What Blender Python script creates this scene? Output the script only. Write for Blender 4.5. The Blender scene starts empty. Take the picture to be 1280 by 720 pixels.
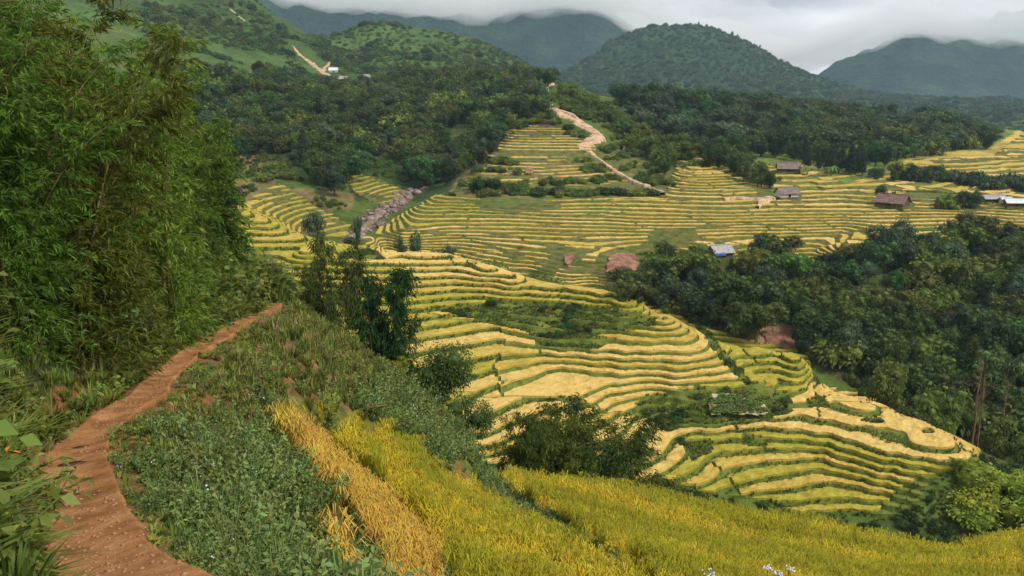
import bpy, bmesh, math, random, time
import numpy as np
from mathutils import Vector, Matrix
T00 = time.time()
S = bpy.context.scene
COL = S.collection
R = math.radians

# ------------------------------------------------------------------ camera
FPX, CU, CV = 1100.0, 640.0, 360.0
PITCH = math.atan(260 / FPX)
cam_d = bpy.data.cameras.new('camera')
cam = bpy.data.objects.new('camera', cam_d)
COL.objects.link(cam)
cam_d.sensor_width = 36
cam_d.lens = 36 * FPX / 1280
cam_d.clip_start = 0.1
cam_d.clip_end = 30000
cam.rotation_euler = (math.pi / 2 - PITCH, 0, 0)
S.camera = cam
S.render.engine = 'CYCLES'
S.cycles.use_denoising = True
S.cycles.max_bounces = 12
S.cycles.diffuse_bounces = 2
S.cycles.glossy_bounces = 1
S.cycles.transmission_bounces = 3
S.cycles.transparent_max_bounces = 8
S.cycles.volume_bounces = 10
S.view_settings.view_transform = 'Standard'
S.view_settings.look = 'None'
S.view_settings.exposure = 0.08
S.view_settings.gamma = 1.0

# ------------------------------------------------------------------ sky and sun
SUN_EL, SUN_AZ = 46.0, 128.0          # the sun stands to the right and a little behind the camera, behind thin cloud
W = bpy.data.worlds.new("World")
S.world = W
W.use_nodes = True
nt = W.node_tree
nt.nodes.clear()
N = nt.nodes.new
out = N('ShaderNodeOutputWorld')
bg_sky = N('ShaderNodeBackground'); bg_cloud = N('ShaderNodeBackground'); mixs = N('ShaderNodeMixShader')
sky = N('ShaderNodeTexSky')
sky.sky_type = 'NISHITA'; sky.sun_disc = False
sky.sun_elevation = R(SUN_EL); sky.sun_rotation = R(SUN_AZ)
bg_sky.inputs['Strength'].default_value = 0.12
tc = N('ShaderNodeTexCoord'); mp = N('ShaderNodeMapping'); mp.inputs['Scale'].default_value = (1.0, 1.0, 4.5)
n1 = N('ShaderNodeTexNoise'); n1.inputs['Scale'].default_value = 3.2; n1.inputs['Detail'].default_value = 7; n1.inputs['Roughness'].default_value = .52
ramp = N('ShaderNodeValToRGB')
ramp.color_ramp.elements[0].position = .38; ramp.color_ramp.elements[0].color = (.46, .48, .52, 1)
ramp.color_ramp.elements[1].position = .60; ramp.color_ramp.elements[1].color = (.90, .90, .92, 1)
bg_cloud.inputs['Strength'].default_value = 1.18
mixs.inputs[0].default_value = 0.93
L = nt.links.new
L(sky.outputs[0], bg_sky.inputs[0]); L(tc.outputs['Generated'], mp.inputs[0]); L(mp.outputs[0], n1.inputs['Vector'])
L(n1.outputs['Fac'], ramp.inputs[0]); L(ramp.outputs[0], bg_cloud.inputs[0])
L(bg_sky.outputs[0], mixs.inputs[1]); L(bg_cloud.outputs[0], mixs.inputs[2]); L(mixs.outputs[0], out.inputs[0])
sun_d = bpy.data.lights.new('sun', 'SUN'); sun_d.energy = 3.2; sun_d.angle = R(8); sun_d.color = (1, .94, .84)
sun = bpy.data.objects.new('sun', sun_d); COL.objects.link(sun)
# direction towards the sun for azimuth measured clockwise from +Y
sd = Vector((math.sin(R(SUN_AZ)) * math.cos(R(SUN_EL)), math.cos(R(SUN_AZ)) * math.cos(R(SUN_EL)), math.sin(R(SUN_EL))))
sun.rotation_euler = sd.to_track_quat('Z', 'Y').to_euler()
sun.location = (0, -50, 200)

# ------------------------------------------------------------------ helpers
CP, SP = math.cos(PITCH), math.sin(PITCH)
def wT(u, v):
    """direction through a point of the view as X/Y and Z/Y"""
    a = (np.asarray(u, float) - CU) / FPX; b = (CV - np.asarray(v, float)) / FPX
    y = CP + b * SP
    return a / y, (-SP + b * CP) / y
def proj(x, y, z):
    d = y * CP - z * SP; d = np.maximum(d, .01)
    up = y * SP + z * CP
    return CU + FPX * x / d, CV - FPX * up / d
def _hash(ix, iy, seed):
    h = (ix.astype(np.int64) * 374761393 + iy.astype(np.int64) * 668265263 + seed * 2147483647) & 0xffffffff
    h = ((h ^ (h >> 13)) * 1274126177) & 0xffffffff
    return ((h ^ (h >> 16)) & 0xffff) / 65535.0
def vnoise(x, y, seed=0):
    ix = np.floor(x); iy = np.floor(y); fx = x - ix; fy = y - iy
    fx = fx * fx * (3 - 2 * fx); fy = fy * fy * (3 - 2 * fy)
    a = _hash(ix, iy, seed); b = _hash(ix + 1, iy, seed); c = _hash(ix, iy + 1, seed); d = _hash(ix + 1, iy + 1, seed)
    return (a * (1 - fx) + b * fx) * (1 - fy) + (c * (1 - fx) + d * fx) * fy
def fbm(x, y, oct=4, seed=0, gain=.5):
    s = 0; amp = 1; tot = 0
    for i in range(oct):
        s = s + amp * vnoise(x * 2 ** i + 13.7 * i, y * 2 ** i - 7.1 * i, seed + i); tot += amp; amp *= gain
    return s / tot * 2 - 1
def inpoly(u, v, poly):
    u = np.asarray(u, float); v = np.asarray(v, float)
    r = np.zeros(u.shape, bool); n = len(poly)
    for i in range(n):
        x1, y1 = poly[i]; x2, y2 = poly[(i + 1) % n]
        c = (y1 > v) != (y2 > v)
        if y1 != y2: r ^= c & (u < (x2 - x1) * (v - y1) / (y2 - y1) + x1)
    return r

# ------------------------------------------------------------------ land form
PTS = []                               # (X/Y, ln Y, Z/Y)
def add_pt(u, v, Y):
    w, t = wT(u, v); PTS.append((float(w), math.log(Y), float(t)))
def ln(pts, step=45):                  # a line on the land: (u, v, distance)
    for i, p in enumerate(pts):
        add_pt(*p)
        if i + 1 < len(pts):
            q = pts[i + 1]; n = int(math.hypot(q[0] - p[0], q[1] - p[1]) / step)
            for k in range(1, n + 1):
                f = k / (n + 1); add_pt(p[0] + (q[0] - p[0]) * f, p[1] + (q[1] - p[1]) * f, math.exp(math.log(p[2]) * (1 - f) + math.log(q[2]) * f))
def cz(z, pts, step=45):               # a contour line of height z
    o = []
    for u, v in pts: o.append((u, v, z / float(wT(u, v)[1])))
    ln(o, step)
def zz(z, u, Y):                       # a hidden point of height z
    w = (u - CU) / FPX / .97; PTS.append((w, math.log(Y), z / Y))
# near hillside: the path
ln([(130,740,6.6),(118,700,7.8),(106,657,9),(95,600,11.4),(100,577,12.5),(125,540,14.6),(182,498,18),(200,472,21),(235,446,24),(282,419,30),(319,398,37),(350,383,45)])
ln([(215,740,6.5),(190,700,7.7),(165,657,9),(142,600,11.4),(142,577,12.5),(165,535,14.8),(212,498,18),(222,472,21),(258,446,24),(300,419,30),(332,400,37),(366,386,45)])
# bank above the path
ln([(20,740,6.4),(25,690,7.8),(30,640,9.2),(28,600,11),(45,560,13.2),(75,520,16),(150,474,20.5),(180,452,24),(240,412,31),(325,372,44)])
ln([(-40,560,9),(0,500,13),(60,470,17),(120,445,21),(180,418,25),(245,385,33),(320,352,46)])
ln([(-150,300,12),(-150,200,25),(-60,330,20),(0,310,27),(100,320,33),(200,335,40),(280,335,50),(310,345,52)])
ln([(-150,120,60),(0,200,60),(120,270,62),(220,310,64)])
zz(-40, 120, 95); zz(-46, 250, 90); zz(-25, -40, 95); zz(-40, 0, 130); zz(-43, 200, 140); zz(-46,100,200); zz(-45,0,250); zz(-50,200,230); zz(-30,-150,150); zz(-30,-150,260)
# weedy slope below the path
ln([(230,740,6.4),(300,740,6.6),(380,740,7.6)]); ln([(200,640,10),(280,640,11.4),(350,640,13.5),(395,620,15.5)])
ln([(190,560,13.6),(270,560,16),(340,540,19.5)]); ln([(240,490,19),(310,490,22),(345,498,24.5)]); ln([(290,450,25),(350,450,30),(430,490,34),(500,530,40)])
ln([(350,420,33),(400,430,38),(460,470,43),(520,515,47),(570,555,50)]); ln([(366,390,44),(390,397,46),(430,425,49),(480,465,51),(530,505,53),(580,545,54),(622,580,55)])
# near rice field
ln([(400,740,13),(500,740,14),(700,740,15.5),(900,740,20),(1100,740,27),(1300,740,30),(1450,740,34)])
ln([(400,600,18),(480,620,20.5),(600,660,22),(750,680,24),(900,690,30),(1100,705,36)]); ln([(350,505,24.5),(420,522,28),(500,552,33),(560,575,37),(600,600,38)])
ln([(480,580,26),(560,610,29),(650,640,33),(800,655,38),(960,670,42)])
ln([(625,580,47),(700,592,50),(800,610,51),(900,630,50),(1000,655,48),(1100,676,46),(1190,696,44),(1230,682,46),(1280,672,47),(1400,665,50)])
zz(-38, 420, 62); zz(-40,500,66); zz(-42,600,68); zz(-45,700,66); zz(-46,850,66); zz(-45,1000,64); zz(-44,1150,62); zz(-42,1300,62)
zz(-50,330,80); zz(-54,420,90); zz(-60,520,92); zz(-66,640,95); zz(-70,760,95); zz(-71,900,92); zz(-72,1050,90); zz(-73,1200,88); zz(-74,1350,88)
zz(-49,380,130); zz(-52,420,130); zz(-58,500,118); zz(-63,600,116)
# middle spur, traced contour by contour
ln([(285,268,255),(340,280,248),(380,300,235),(430,318,222)])
cz(-41, [(285,290),(340,292),(380,310)]); cz(-43.4, [(285,318),(350,318),(400,322),(450,326),(520,320),(568,323),(610,339)])
cz(-44.7, [(285,335),(350,335),(420,342),(480,344),(560,341),(610,348),(645,352)]); cz(-46, [(285,352),(350,352),(430,358),(500,358),(580,356),(650,360),(720,366),(780,377)])
cz(-47.5, [(285,370),(350,370),(430,376),(500,378),(580,372),(700,378),(760,385),(800,389),(830,398)]); cz(-48.6,[(340,395),(430,395),(500,393)])
cz(-49.4, [(440,412),(520,403),(600,392),(700,400),(780,408),(820,405),(845,412)]); cz(-51, [(450,440),(540,425),(620,414),(680,425),(750,425),(800,430),(860,428),(868,420)])
cz(-52.2, [(480,462),(560,448),(640,437),(700,445),(780,450),(870,448),(888,438),(884,428)]); cz(-53.3, [(520,485),(570,478),(620,464),(680,453),(760,458),(860,463),(900,455),(905,445)])
cz(-54.2, [(560,510),(600,492),(640,477),(700,463),(760,468),(840,475),(905,466),(915,458)]); cz(-55.1, [(575,535),(610,528),(660,506),(720,502),(750,490),(800,480),(860,483),(920,478),(945,472)])
cz(-56.2, [(600,558),(680,528),(740,514),(760,500),(800,494),(870,496),(930,490),(960,484)]); cz(-58, [(640,578),(700,566),(740,556),(775,540),(798,520),(835,516),(850,524),(900,525),(960,511),(985,502),(1010,496)])
cz(-59.1, [(700,590),(760,586),(800,560),(818,540),(840,534),(900,536),(1000,527),(1080,540),(1130,550)]); cz(-60, [(780,602),(828,582),(846,562),(870,546),(950,541),(1050,557),(1110,576),(1200,590)])
cz(-61, [(850,592),(880,566),(950,560),(1010,561),(1080,581),(1150,593)]); cz(-62, [(880,607),(900,587),(960,577),(1030,576),(1100,600),(1150,609)])
cz(-63, [(900,618),(960,602),(1020,592),(1080,603),(1130,616)]); cz(-64, [(980,622),(1040,612),(1100,622)]); cz(-65, [(1000,641),(1050,638),(1110,642)])
cz(-58.5, [(1010,490),(1100,511)]); cz(-59.15, [(1150,531),(1190,552)]); cz(-59.6, [(1214,569),(1190,578)]); cz(-53.6, [(912,444),(950,440),(990,447)]); cz(-54.6, [(915,455),(960,452),(1003,455)]); cz(-55.6, [(930,467),(970,464),(1006,468)]); cz(-56.7, [(945,480),(975,478),(1008,481)])
ln([(900,650,122),(1050,662,122),(1150,650,122),(1230,625,126),(1280,606,129),(1400,590,135)]); ln([(900,672,118),(1000,685,117),(1100,700,115.5),(1250,690,117)])
ln([(1225,580,133),(1280,590,135),(1400,590,140)])
# ravine behind the spur
zz(-55,560,235); zz(-56,650,226); zz(-57,740,222); zz(-61,830,205); zz(-64,900,196); zz(-67,980,188); zz(-70,1060,180); zz(-72,1140,170); zz(-73,1220,158); zz(-74,1300,155); zz(-75,1430,150)
ln([(800,372,228),(870,385,222),(930,405,212),(975,425,206),(1060,455,198),(1150,490,190),(1280,530,178),(1400,560,170)])
ln([(820,350,238),(900,355,236),(1000,365,230),(1100,380,225),(1200,390,220),(1280,400,215),(1400,410,210)])
# far terraces
cz(-51.5, [(480,318),(560,324),(640,338),(720,348),(790,350)]); cz(-50,[(810,338),(900,330),(960,326),(1020,324)]); cz(-47.5,[(1050,315),(1150,310),(1280,305),(1400,300)])
cz(-47, [(470,300),(560,293),(650,296),(750,298),(850,298),(950,296),(1050,293)]); cz(-43.5, [(520,262),(600,266),(700,270),(800,272),(900,274),(1000,272),(1100,272),(1200,272),(1280,278),(1400,280)])
cz(-41, [(545,247),(620,252),(700,252),(800,251),(900,253),(960,250),(1050,250),(1120,254),(1280,262),(1400,262)])
ln([(860,215,345),(930,235,325),(1000,222,345),(1060,232,335),(1130,228,350),(1200,240,335),(1280,247,330),(1400,250,330)])
ln([(840,182,420),(880,190,400),(960,208,380),(1050,212,375),(1140,208,390),(1220,205,400),(1280,205,410),(1400,205,410)])
ln([(1150,185,470),(1240,180,500),(1280,180,500),(1400,180,500)]); ln([(1130,160,580),(1165,143,620),(1220,152,620),(1280,165,600),(1400,170,600)])
zz(-60,1200,760); zz(-60,1350,760); zz(-45,1050,800); zz(-50,900,800); zz(-30,760,700)
# wooded ridge behind the right hand fields
ln([(800,195,430),(880,188,440),(960,195,425),(1050,205,400),(1150,195,440)]); ln([(770,160,500),(850,155,520),(950,165,520),(1050,172,510),(1130,175,520)])
ln([(760,122,570),(850,128,580),(950,140,590),(1040,152,590),(1110,158,600)])
# hill with the eroded track
ln([(688,106,520),(700,125,480),(725,152,440),(742,180,400),(720,205,365),(700,235,330)]); ln([(690,106,520),(740,135,490),(790,165,450),(820,195,400),(832,225,345)])
ln([(686,108,520),(660,135,470),(635,175,410),(590,215,355),(550,245,322)]); ln([(620,215,350),(680,200,365)]); ln([(770,210,370),(800,238,330)]); ln([(650,190,385),(700,180,400)])
zz(-35,690,640); zz(-40,760,640)
# stream gully and the woods left of the hill
ln([(400,312,262),(440,295,280),(462,282,300),(480,265,322),(500,250,340),(520,238,352),(560,218,385)]); 
ln([(540,205,400),(590,180,430),(630,150,470),(665,112,530)]); ln([(470,195,410),(520,170,450),(570,140,510),(620,112,560),(650,98,590)]); ln([(440,150,480),(500,128,560),(560,112,610),(600,105,620)])
ln([(440,112,680),(500,100,720),(560,98,720),(640,98,760)]); ln([(400,112,700),(420,95,760),(450,92,780),(480,96,780)])
ln([(460,242,335),(430,215,360),(400,180,400),(380,140,480),(350,118,560)]); ln([(280,250,290),(330,262,285),(370,285,275)]); ln([(285,235,310),(340,225,330),(400,240,325),(440,262,310)]); ln([(300,200,370),(350,190,385)])
ln([(220,140,430),(290,150,440),(300,115,500),(250,80,560),(330,95,600)]); ln([(200,80,560),(100,60,560),(0,40,560),(-150,40,560)]); ln([(200,40,750),(300,55,780),(360,72,820),(400,80,820)])
ln([(200,0,900),(280,20,950),(330,40,950),(385,62,950),(405,78,900)]); ln([(180,-60,1100),(250,-30,1120),(312,-2,1120),(360,24,1100),(405,50,1080),(412,54,1080)]); ln([(-150,-60,1000),(0,-50,1000),(100,-50,1000)])
zz(-10,330,1500); zz(-10,100,1600); zz(-10,430,1550); zz(20,-150,1700); zz(-10,360,1300)
# second hill
ln([(412,54,1090),(440,38,1180),(470,29,1230),(510,38,1260),(545,44,1260),(580,52,1260),(620,68,1250),(660,88,1240),(684,102,1230)])
ln([(430,75,980),(500,82,960),(580,90,940),(640,98,900)]); ln([(480,55,1090),(560,68,1080),(620,84,1060)]); zz(-40,480,1600); zz(-40,560,1600); zz(-50,640,1550); zz(-50,700,1400)
# third mountain
ln([(690,100,2250),(730,78,2350),(765,56,2400),(800,42,2400),(850,31,2400),(890,34,2380),(930,52,2330),(970,78,2250),(1000,100,2150),(1042,127,2000)])
ln([(740,112,1900),(800,118,1850),(880,124,1800),(960,130,1750),(1040,134,1700),(1120,137,1700),(1280,138,1700),(1400,138,1700)])
ln([(800,85,2100),(870,80,2080),(930,95,2000),(980,115,1900)]); ln([(840,55,2250),(780,75,2230)])
for u_ in (-100, 100, 300, 500): zz(-30, u_, 2700)
for u_ in (650, 800, 950, 1100, 1280, 1400): zz(-80, u_, 2850)
zz(-55,1150,2200); zz(-55,1300,2200)
PT = np.array(PTS)
KW = 1.6
def _phi(r2): 
    q = np.sqrt(r2 + 1e-4); return q * np.sqrt(q)
def _solve():
    n = len(PT); a = PT[:, 0] * KW; s = PT[:, 1]
    D2 = (a[:, None] - a) ** 2 + (s[:, None] - s) ** 2
    A = np.zeros((n + 3, n + 3)); A[:n, :n] = _phi(D2) + np.eye(n) * 4e-4 * -1
    Pm = np.stack([np.ones(n), a, s], 1); A[:n, n:] = Pm; A[n:, :n] = Pm.T
    return np.linalg.solve(A, np.concatenate([PT[:, 2], np.zeros(3)]))
# conditionally positive definite of order 1 and sign -: regularise with the matching sign
COEF = _solve()
def Tfield(w, s):
    w = np.asarray(w, np.float64); shp = w.shape
    a = (w.ravel() * KW).astype(np.float32); s_ = np.asarray(s).ravel().astype(np.float32)
    pa = (PT[:, 0] * KW).astype(np.float32); ps = PT[:, 1].astype(np.float32); c = COEF[:-3].astype(np.float32)
    o = np.empty(a.shape, np.float64)
    for i in range(0, len(a), 20000):
        j = slice(i, i + 20000)
        D2 = (a[j, None] - pa) ** 2 + (s_[j, None] - ps) ** 2
        o[j] = _phi(D2) @ c
    o += COEF[-3] + COEF[-2] * a + COEF[-1] * s_
    return o.reshape(shp)
def H_exact(x, y):
    y = np.maximum(y, 3.0); w = np.clip(x / y, -.95, .95)
    z = y * Tfield(w, np.log(y))
    far = np.clip((y - 380) / 500, 0, 1)
    z = z + fbm(x / 90, y / 90, 5, 3) * far * np.minimum(y * .012, 22)
    return z
# the land as one sheet: rows spaced by ln Y
NW, NS = 460, 620
gs = np.linspace(math.log(2.4), math.log(3000), NS)
gw = np.linspace(-.95, .95, NW)
GW, GS = np.meshgrid(gw, gs)
GY = np.exp(GS); GX = GW * (GY + 4)
GH = H_exact(GX, GY)
_u, _v = proj(GX, GY, GH)
_m = (inpoly(_u, _v, [(350,505),(395,512),(440,520),(505,545),(560,582),(606,575),(700,585),(800,602),(900,622),(1000,648),(1100,668),(1205,694),(1240,675),(1300,662),(1700,640),(1700,1200),(380,1200),(470,700)]) & (GY > 9) & (GY < 62)) | ((_u > 590) & (GY > 45) & (GY < 63))
_m = _m.astype(float)
for _k in range(6):
    _p = np.pad(_m, 1, mode='edge'); _m = (_p[:-2, 1:-1] + _p[2:, 1:-1] + _p[1:-1, :-2] + _p[1:-1, 2:] + _p[1:-1, 1:-1]) / 5
GH -= (1.25 + .9 * np.clip((GY - 38) / 12, 0, 1) * np.clip((_u - 560) / 60, 0, 1) * np.clip((1000 - _u) / 150, 0, 1)) * _m
def Hg(x, y):
    """height of the sheet"""
    y = np.asarray(y, float); x = np.asarray(x, float)
    fs = np.clip((np.log(np.maximum(y, 2.5)) - gs[0]) / (gs[1] - gs[0]), 0, NS - 1.001)
    fw = np.clip((x / (y + 4) - gw[0]) / (gw[1] - gw[0]), 0, NW - 1.001)
    i = fs.astype(int); j = fw.astype(int); fi = fs - i; fj = fw - j
    return (GH[i, j] * (1 - fj) + GH[i, j + 1] * fj) * (1 - fi) + (GH[i + 1, j] * (1 - fj) + GH[i + 1, j + 1] * fj) * fi
def at(u, v, Ymin=3, Ymax=3000, nth=0):
    """the point of the land seen at (u, v)"""
    w, t = wT(u, v); w = float(w); t = float(t)
    ys = np.exp(np.linspace(math.log(Ymin), math.log(Ymax), 1500))
    d = Hg(w * ys, ys) - t * ys
    k = np.nonzero((d[:-1] < 0) & (d[1:] >= 0))[0]
    if len(k) == 0: k = [int(np.argmin(np.abs(d)))]; y = ys[k[0]]
    else:
        k = k[min(nth, len(k) - 1)]; f = d[k] / (d[k] - d[k + 1]); y = ys[k] * (1 - f) + ys[k + 1] * f
    return Vector((w * y, y, float(Hg(w * y, y))))
print('land', round(time.time() - T00, 1), len(PT))
# ------------------------------------------------------------------ object helpers
def tag(o, label=None, cat=None, group=None, kind=None):
    if label: o['label'] = label
    if cat: o['category'] = cat
    if group: o['group'] = group
    if kind: o['kind'] = kind
    return o
def mesh_np(name, V, F, mats=(), smooth=False, mat_idx=None, col=None):
    """V (n,3), F: (m,3) or (m,4) array or list of polygons"""
    me = bpy.data.meshes.new(name)
    if isinstance(F, np.ndarray):
        m, k = F.shape
        me.vertices.add(len(V)); me.vertices.foreach_set('co', np.asarray(V, np.float32).ravel())
        me.loops.add(m * k); me.loops.foreach_set('vertex_index', F.astype(np.int32).ravel())
        me.polygons.add(m); me.polygons.foreach_set('loop_start', np.arange(0, m * k, k, dtype=np.int32))
        me.polygons.foreach_set('loop_total', np.full(m, k, np.int32))
    else:
        me.from_pydata([tuple(p) for p in V], [], F)
    for mt in mats: me.materials.append(mt)
    if mat_idx is not None: me.polygons.foreach_set('material_index', np.asarray(mat_idx, np.int32))
    if smooth: me.polygons.foreach_set('use_smooth', np.ones(len(me.polygons), bool))
    me.update(calc_edges=True)
    if col is not None:
        a = me.color_attributes.new('Col', 'FLOAT_COLOR', 'POINT')
        a.data.foreach_set('color', np.concatenate([col, np.ones((len(col), 1))], 1).astype(np.float32).ravel())
    return me
def link(name, me, parent=None, loc=(0, 0, 0), rz=0.0, sc=1.0):
    o = bpy.data.objects.new(name, me); COL.objects.link(o)
    o.location = loc; o.rotation_euler = (0, 0, rz)
    o.scale = (sc, sc, sc) if not hasattr(sc, '__len__') else sc
    if parent: o.parent = parent
    return o
def empty(name, loc, rz=0.0, sc=1.0):
    return link(name, None, None, loc, rz, sc)

# ------------------------------------------------------------------ materials
def nodes_of(name):
    m = bpy.data.materials.new(name); m.use_nodes = True
    t = m.node_tree; return m, t, t.nodes['Principled BSDF']
def ramp_node(t, stops):
    r = t.nodes.new('ShaderNodeValToRGB'); e = r.color_ramp.elements
    while len(e) < len(stops): e.new(.5)
    for q, (p, c) in zip(e, stops): q.position = p; q.color = (*c, 1)
    return r
def noise(t, scale, detail=4, vec=None, rough=.5):
    n = t.nodes.new('ShaderNodeTexNoise'); n.inputs['Scale'].default_value = scale; n.inputs['Detail'].default_value = detail
    n.inputs['Roughness'].default_value = rough
    if vec: t.links.new(vec, n.inputs['Vector'])
    return n
def bumpy(t, p, fac, strength, dist):
    b = t.nodes.new('ShaderNodeBump'); b.inputs['Strength'].default_value = strength; b.inputs['Distance'].default_value = dist
    t.links.new(fac, b.inputs['Height']); t.links.new(b.outputs[0], p.inputs['Normal'])
def mottled(name, stops, scale=1.0, detail=6, rough=.95, bump=.5, dist=.1, space='Object', scale2=None):
    """a matte surface whose own colour wanders between the given stops"""
    m, t, p = nodes_of(name)
    c = t.nodes.new('ShaderNodeTexCoord')
    n = noise(t, scale, detail, c.outputs[space], .6)
    r = ramp_node(t, stops); t.links.new(n.outputs['Fac'], r.inputs[0]); t.links.new(r.outputs[0], p.inputs['Base Color'])
    p.inputs['Roughness'].default_value = rough; p.inputs['Specular IOR Level'].default_value = .15
    if bump:
        n2 = noise(t, scale2 or scale * 4, 5, c.outputs[space], .6); bumpy(t, p, n2.outputs['Fac'], bump, dist)
    return m
def leafy(name, c1, c2, c3=None, trans=.25, rough=.55, rand=.12):
    """leaves: colour varies leaf by leaf region and tree by tree, a part of the light passes through"""
    m, t, p = nodes_of(name)
    g = t.nodes.new('ShaderNodeNewGeometry'); oi = t.nodes.new('ShaderNodeObjectInfo')
    c = t.nodes.new('ShaderNodeTexCoord')
    n = noise(t, .9, 3, c.outputs['Object'], .6)
    a = t.nodes.new('ShaderNodeMath'); a.operation = 'MULTIPLY_ADD'; a.inputs[1].default_value = .5
    t.links.new(g.outputs['Random Per Island'], a.inputs[0]); 
    sc = t.nodes.new('ShaderNodeMath'); sc.operation = 'MULTIPLY_ADD'; sc.inputs[1].default_value = 1.1; sc.inputs[2].default_value = -.3
    t.links.new(n.outputs['Fac'], sc.inputs[0]); t.links.new(sc.outputs[0], a.inputs[2])
    r = ramp_node(t, [(0, c1), (.55, c2), (1, c3 or c2)]); t.links.new(a.outputs[0], r.inputs[0])
    h = t.nodes.new('ShaderNodeHueSaturation')
    mr = t.nodes.new('ShaderNodeMapRange'); mr.inputs['To Min'].default_value = .5 - rand * .22; mr.inputs['To Max'].default_value = .5 + rand * .22
    mv = t.nodes.new('ShaderNodeMapRange'); mv.inputs['To Min'].default_value = 1 - rand * 2.2; mv.inputs['To Max'].default_value = 1 + rand * 2.2
    t.links.new(oi.outputs['Random'], mr.inputs['Value'])
    ms = t.nodes.new('ShaderNodeMath'); ms.operation = 'FRACT'; mm = t.nodes.new('ShaderNodeMath'); mm.operation = 'MULTIPLY'; mm.inputs[1].default_value = 7.31
    t.links.new(oi.outputs['Random'], mm.inputs[0]); t.links.new(mm.outputs[0], ms.inputs[0]); t.links.new(ms.outputs[0], mv.inputs['Value'])
    t.links.new(mr.outputs[0], h.inputs['Hue']); t.links.new(mv.outputs[0], h.inputs['Value']); t.links.new(r.outputs[0], h.inputs['Color'])
    t.links.new(h.outputs[0], p.inputs['Base Color']); p.inputs['Roughness'].default_value = rough; p.inputs['Specular IOR Level'].default_value = .25
    if trans:
        tr = t.nodes.new('ShaderNodeBsdfTranslucent'); mx = t.nodes.new('ShaderNodeMixShader'); mx.inputs[0].default_value = trans
        t.links.new(h.outputs[0], tr.inputs[0]); t.links.new(p.outputs[0], mx.inputs[1]); t.links.new(tr.outputs[0], mx.inputs[2])
        t.links.new(mx.outputs[0], t.nodes['Material Output'].inputs[0])
    return m
def ground_mat():
    m, t, p = nodes_of('ground_cover')
    c = t.nodes.new('ShaderNodeTexCoord'); a = t.nodes.new('ShaderNodeAttribute'); a.attribute_name = 'Col'
    n1 = noise(t, .35, 8, c.outputs['Object'], .65); n2 = noise(t, 3.0, 6, c.outputs['Object'], .65); n3 = noise(t, .05, 6, c.outputs['Object'], .6)
    def mul(src, f, lo, hi):
        r = t.nodes.new('ShaderNodeMapRange'); r.inputs['From Min'].default_value = .3; r.inputs['From Max'].default_value = .7
        r.inputs['To Min'].default_value = lo; r.inputs['To Max'].default_value = hi; t.links.new(f, r.inputs['Value'])
        v = t.nodes.new('ShaderNodeVectorMath'); v.operation = 'SCALE'; t.links.new(src, v.inputs[0]); t.links.new(r.outputs[0], v.inputs['Scale']); return v.outputs[0]
    s = mul(mul(mul(a.outputs['Color'], n1.outputs['Fac'], .62, 1.4), n2.outputs['Fac'], .7, 1.3), n3.outputs['Fac'], .8, 1.2)
    t.links.new(s, p.inputs['Base Color']); p.inputs['Roughness'].default_value = 1; p.inputs['Specular IOR Level'].default_value = .1
    bumpy(t, p, n1.outputs['Fac'], .6, .8)
    return m
M = {}
M['ground'] = ground_mat()
M['path'] = mottled('trodden_red_earth', [(.3, (.15, .062, .022)), (.5, (.30, .135, .048)), (.7, (.45, .235, .10))], 1.6, 10, bump=.7, dist=.05, scale2=9)
M['track'] = mottled('pale_eroded_earth', [(.32, (.20, .13, .07)), (.45, (.42, .26, .15)), (.58, (.56, .41, .28)), (.72, (.30, .22, .10))], .35, 8, bump=.4, dist=.4, scale2=.8)
M['bank'] = mottled('grassy_terrace_bank', [(.28, (.045, .06, .014)), (.42, (.085, .12, .02)), (.56, (.145, .18, .03)), (.70, (.19, .18, .05))], .55, 8, bump=.8, dist=.25, scale2=3)
M['bank_dry'] = mottled('dry_terrace_bank', [(.30, (.05, .042, .016)), (.42, (.08, .095, .022)), (.55, (.12, .13, .03)), (.64, (.19, .13, .06)), (.74, (.09, .13, .025))], .4, 8, bump=.8, dist=.3, scale2=2)
def rice_mat(name, a, b, c):
    m = mottled(name, [(.28, a), (.5, b), (.72, c)], .45, 9, rough=.9, bump=1.0, dist=.22, scale2=3.6)
    return m
M['rice_green'] = rice_mat('rice_turning_yellow', (.20, .18, .015), (.34, .29, .035), (.46, .38, .055))
M['rice_gold'] = rice_mat('ripe_golden_rice', (.29, .21, .03), (.45, .325, .06), (.57, .42, .095))
M['rice_straw'] = rice_mat('pale_straw_rice', (.40, .27, .06), (.58, .40, .11), (.68, .49, .17))

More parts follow.
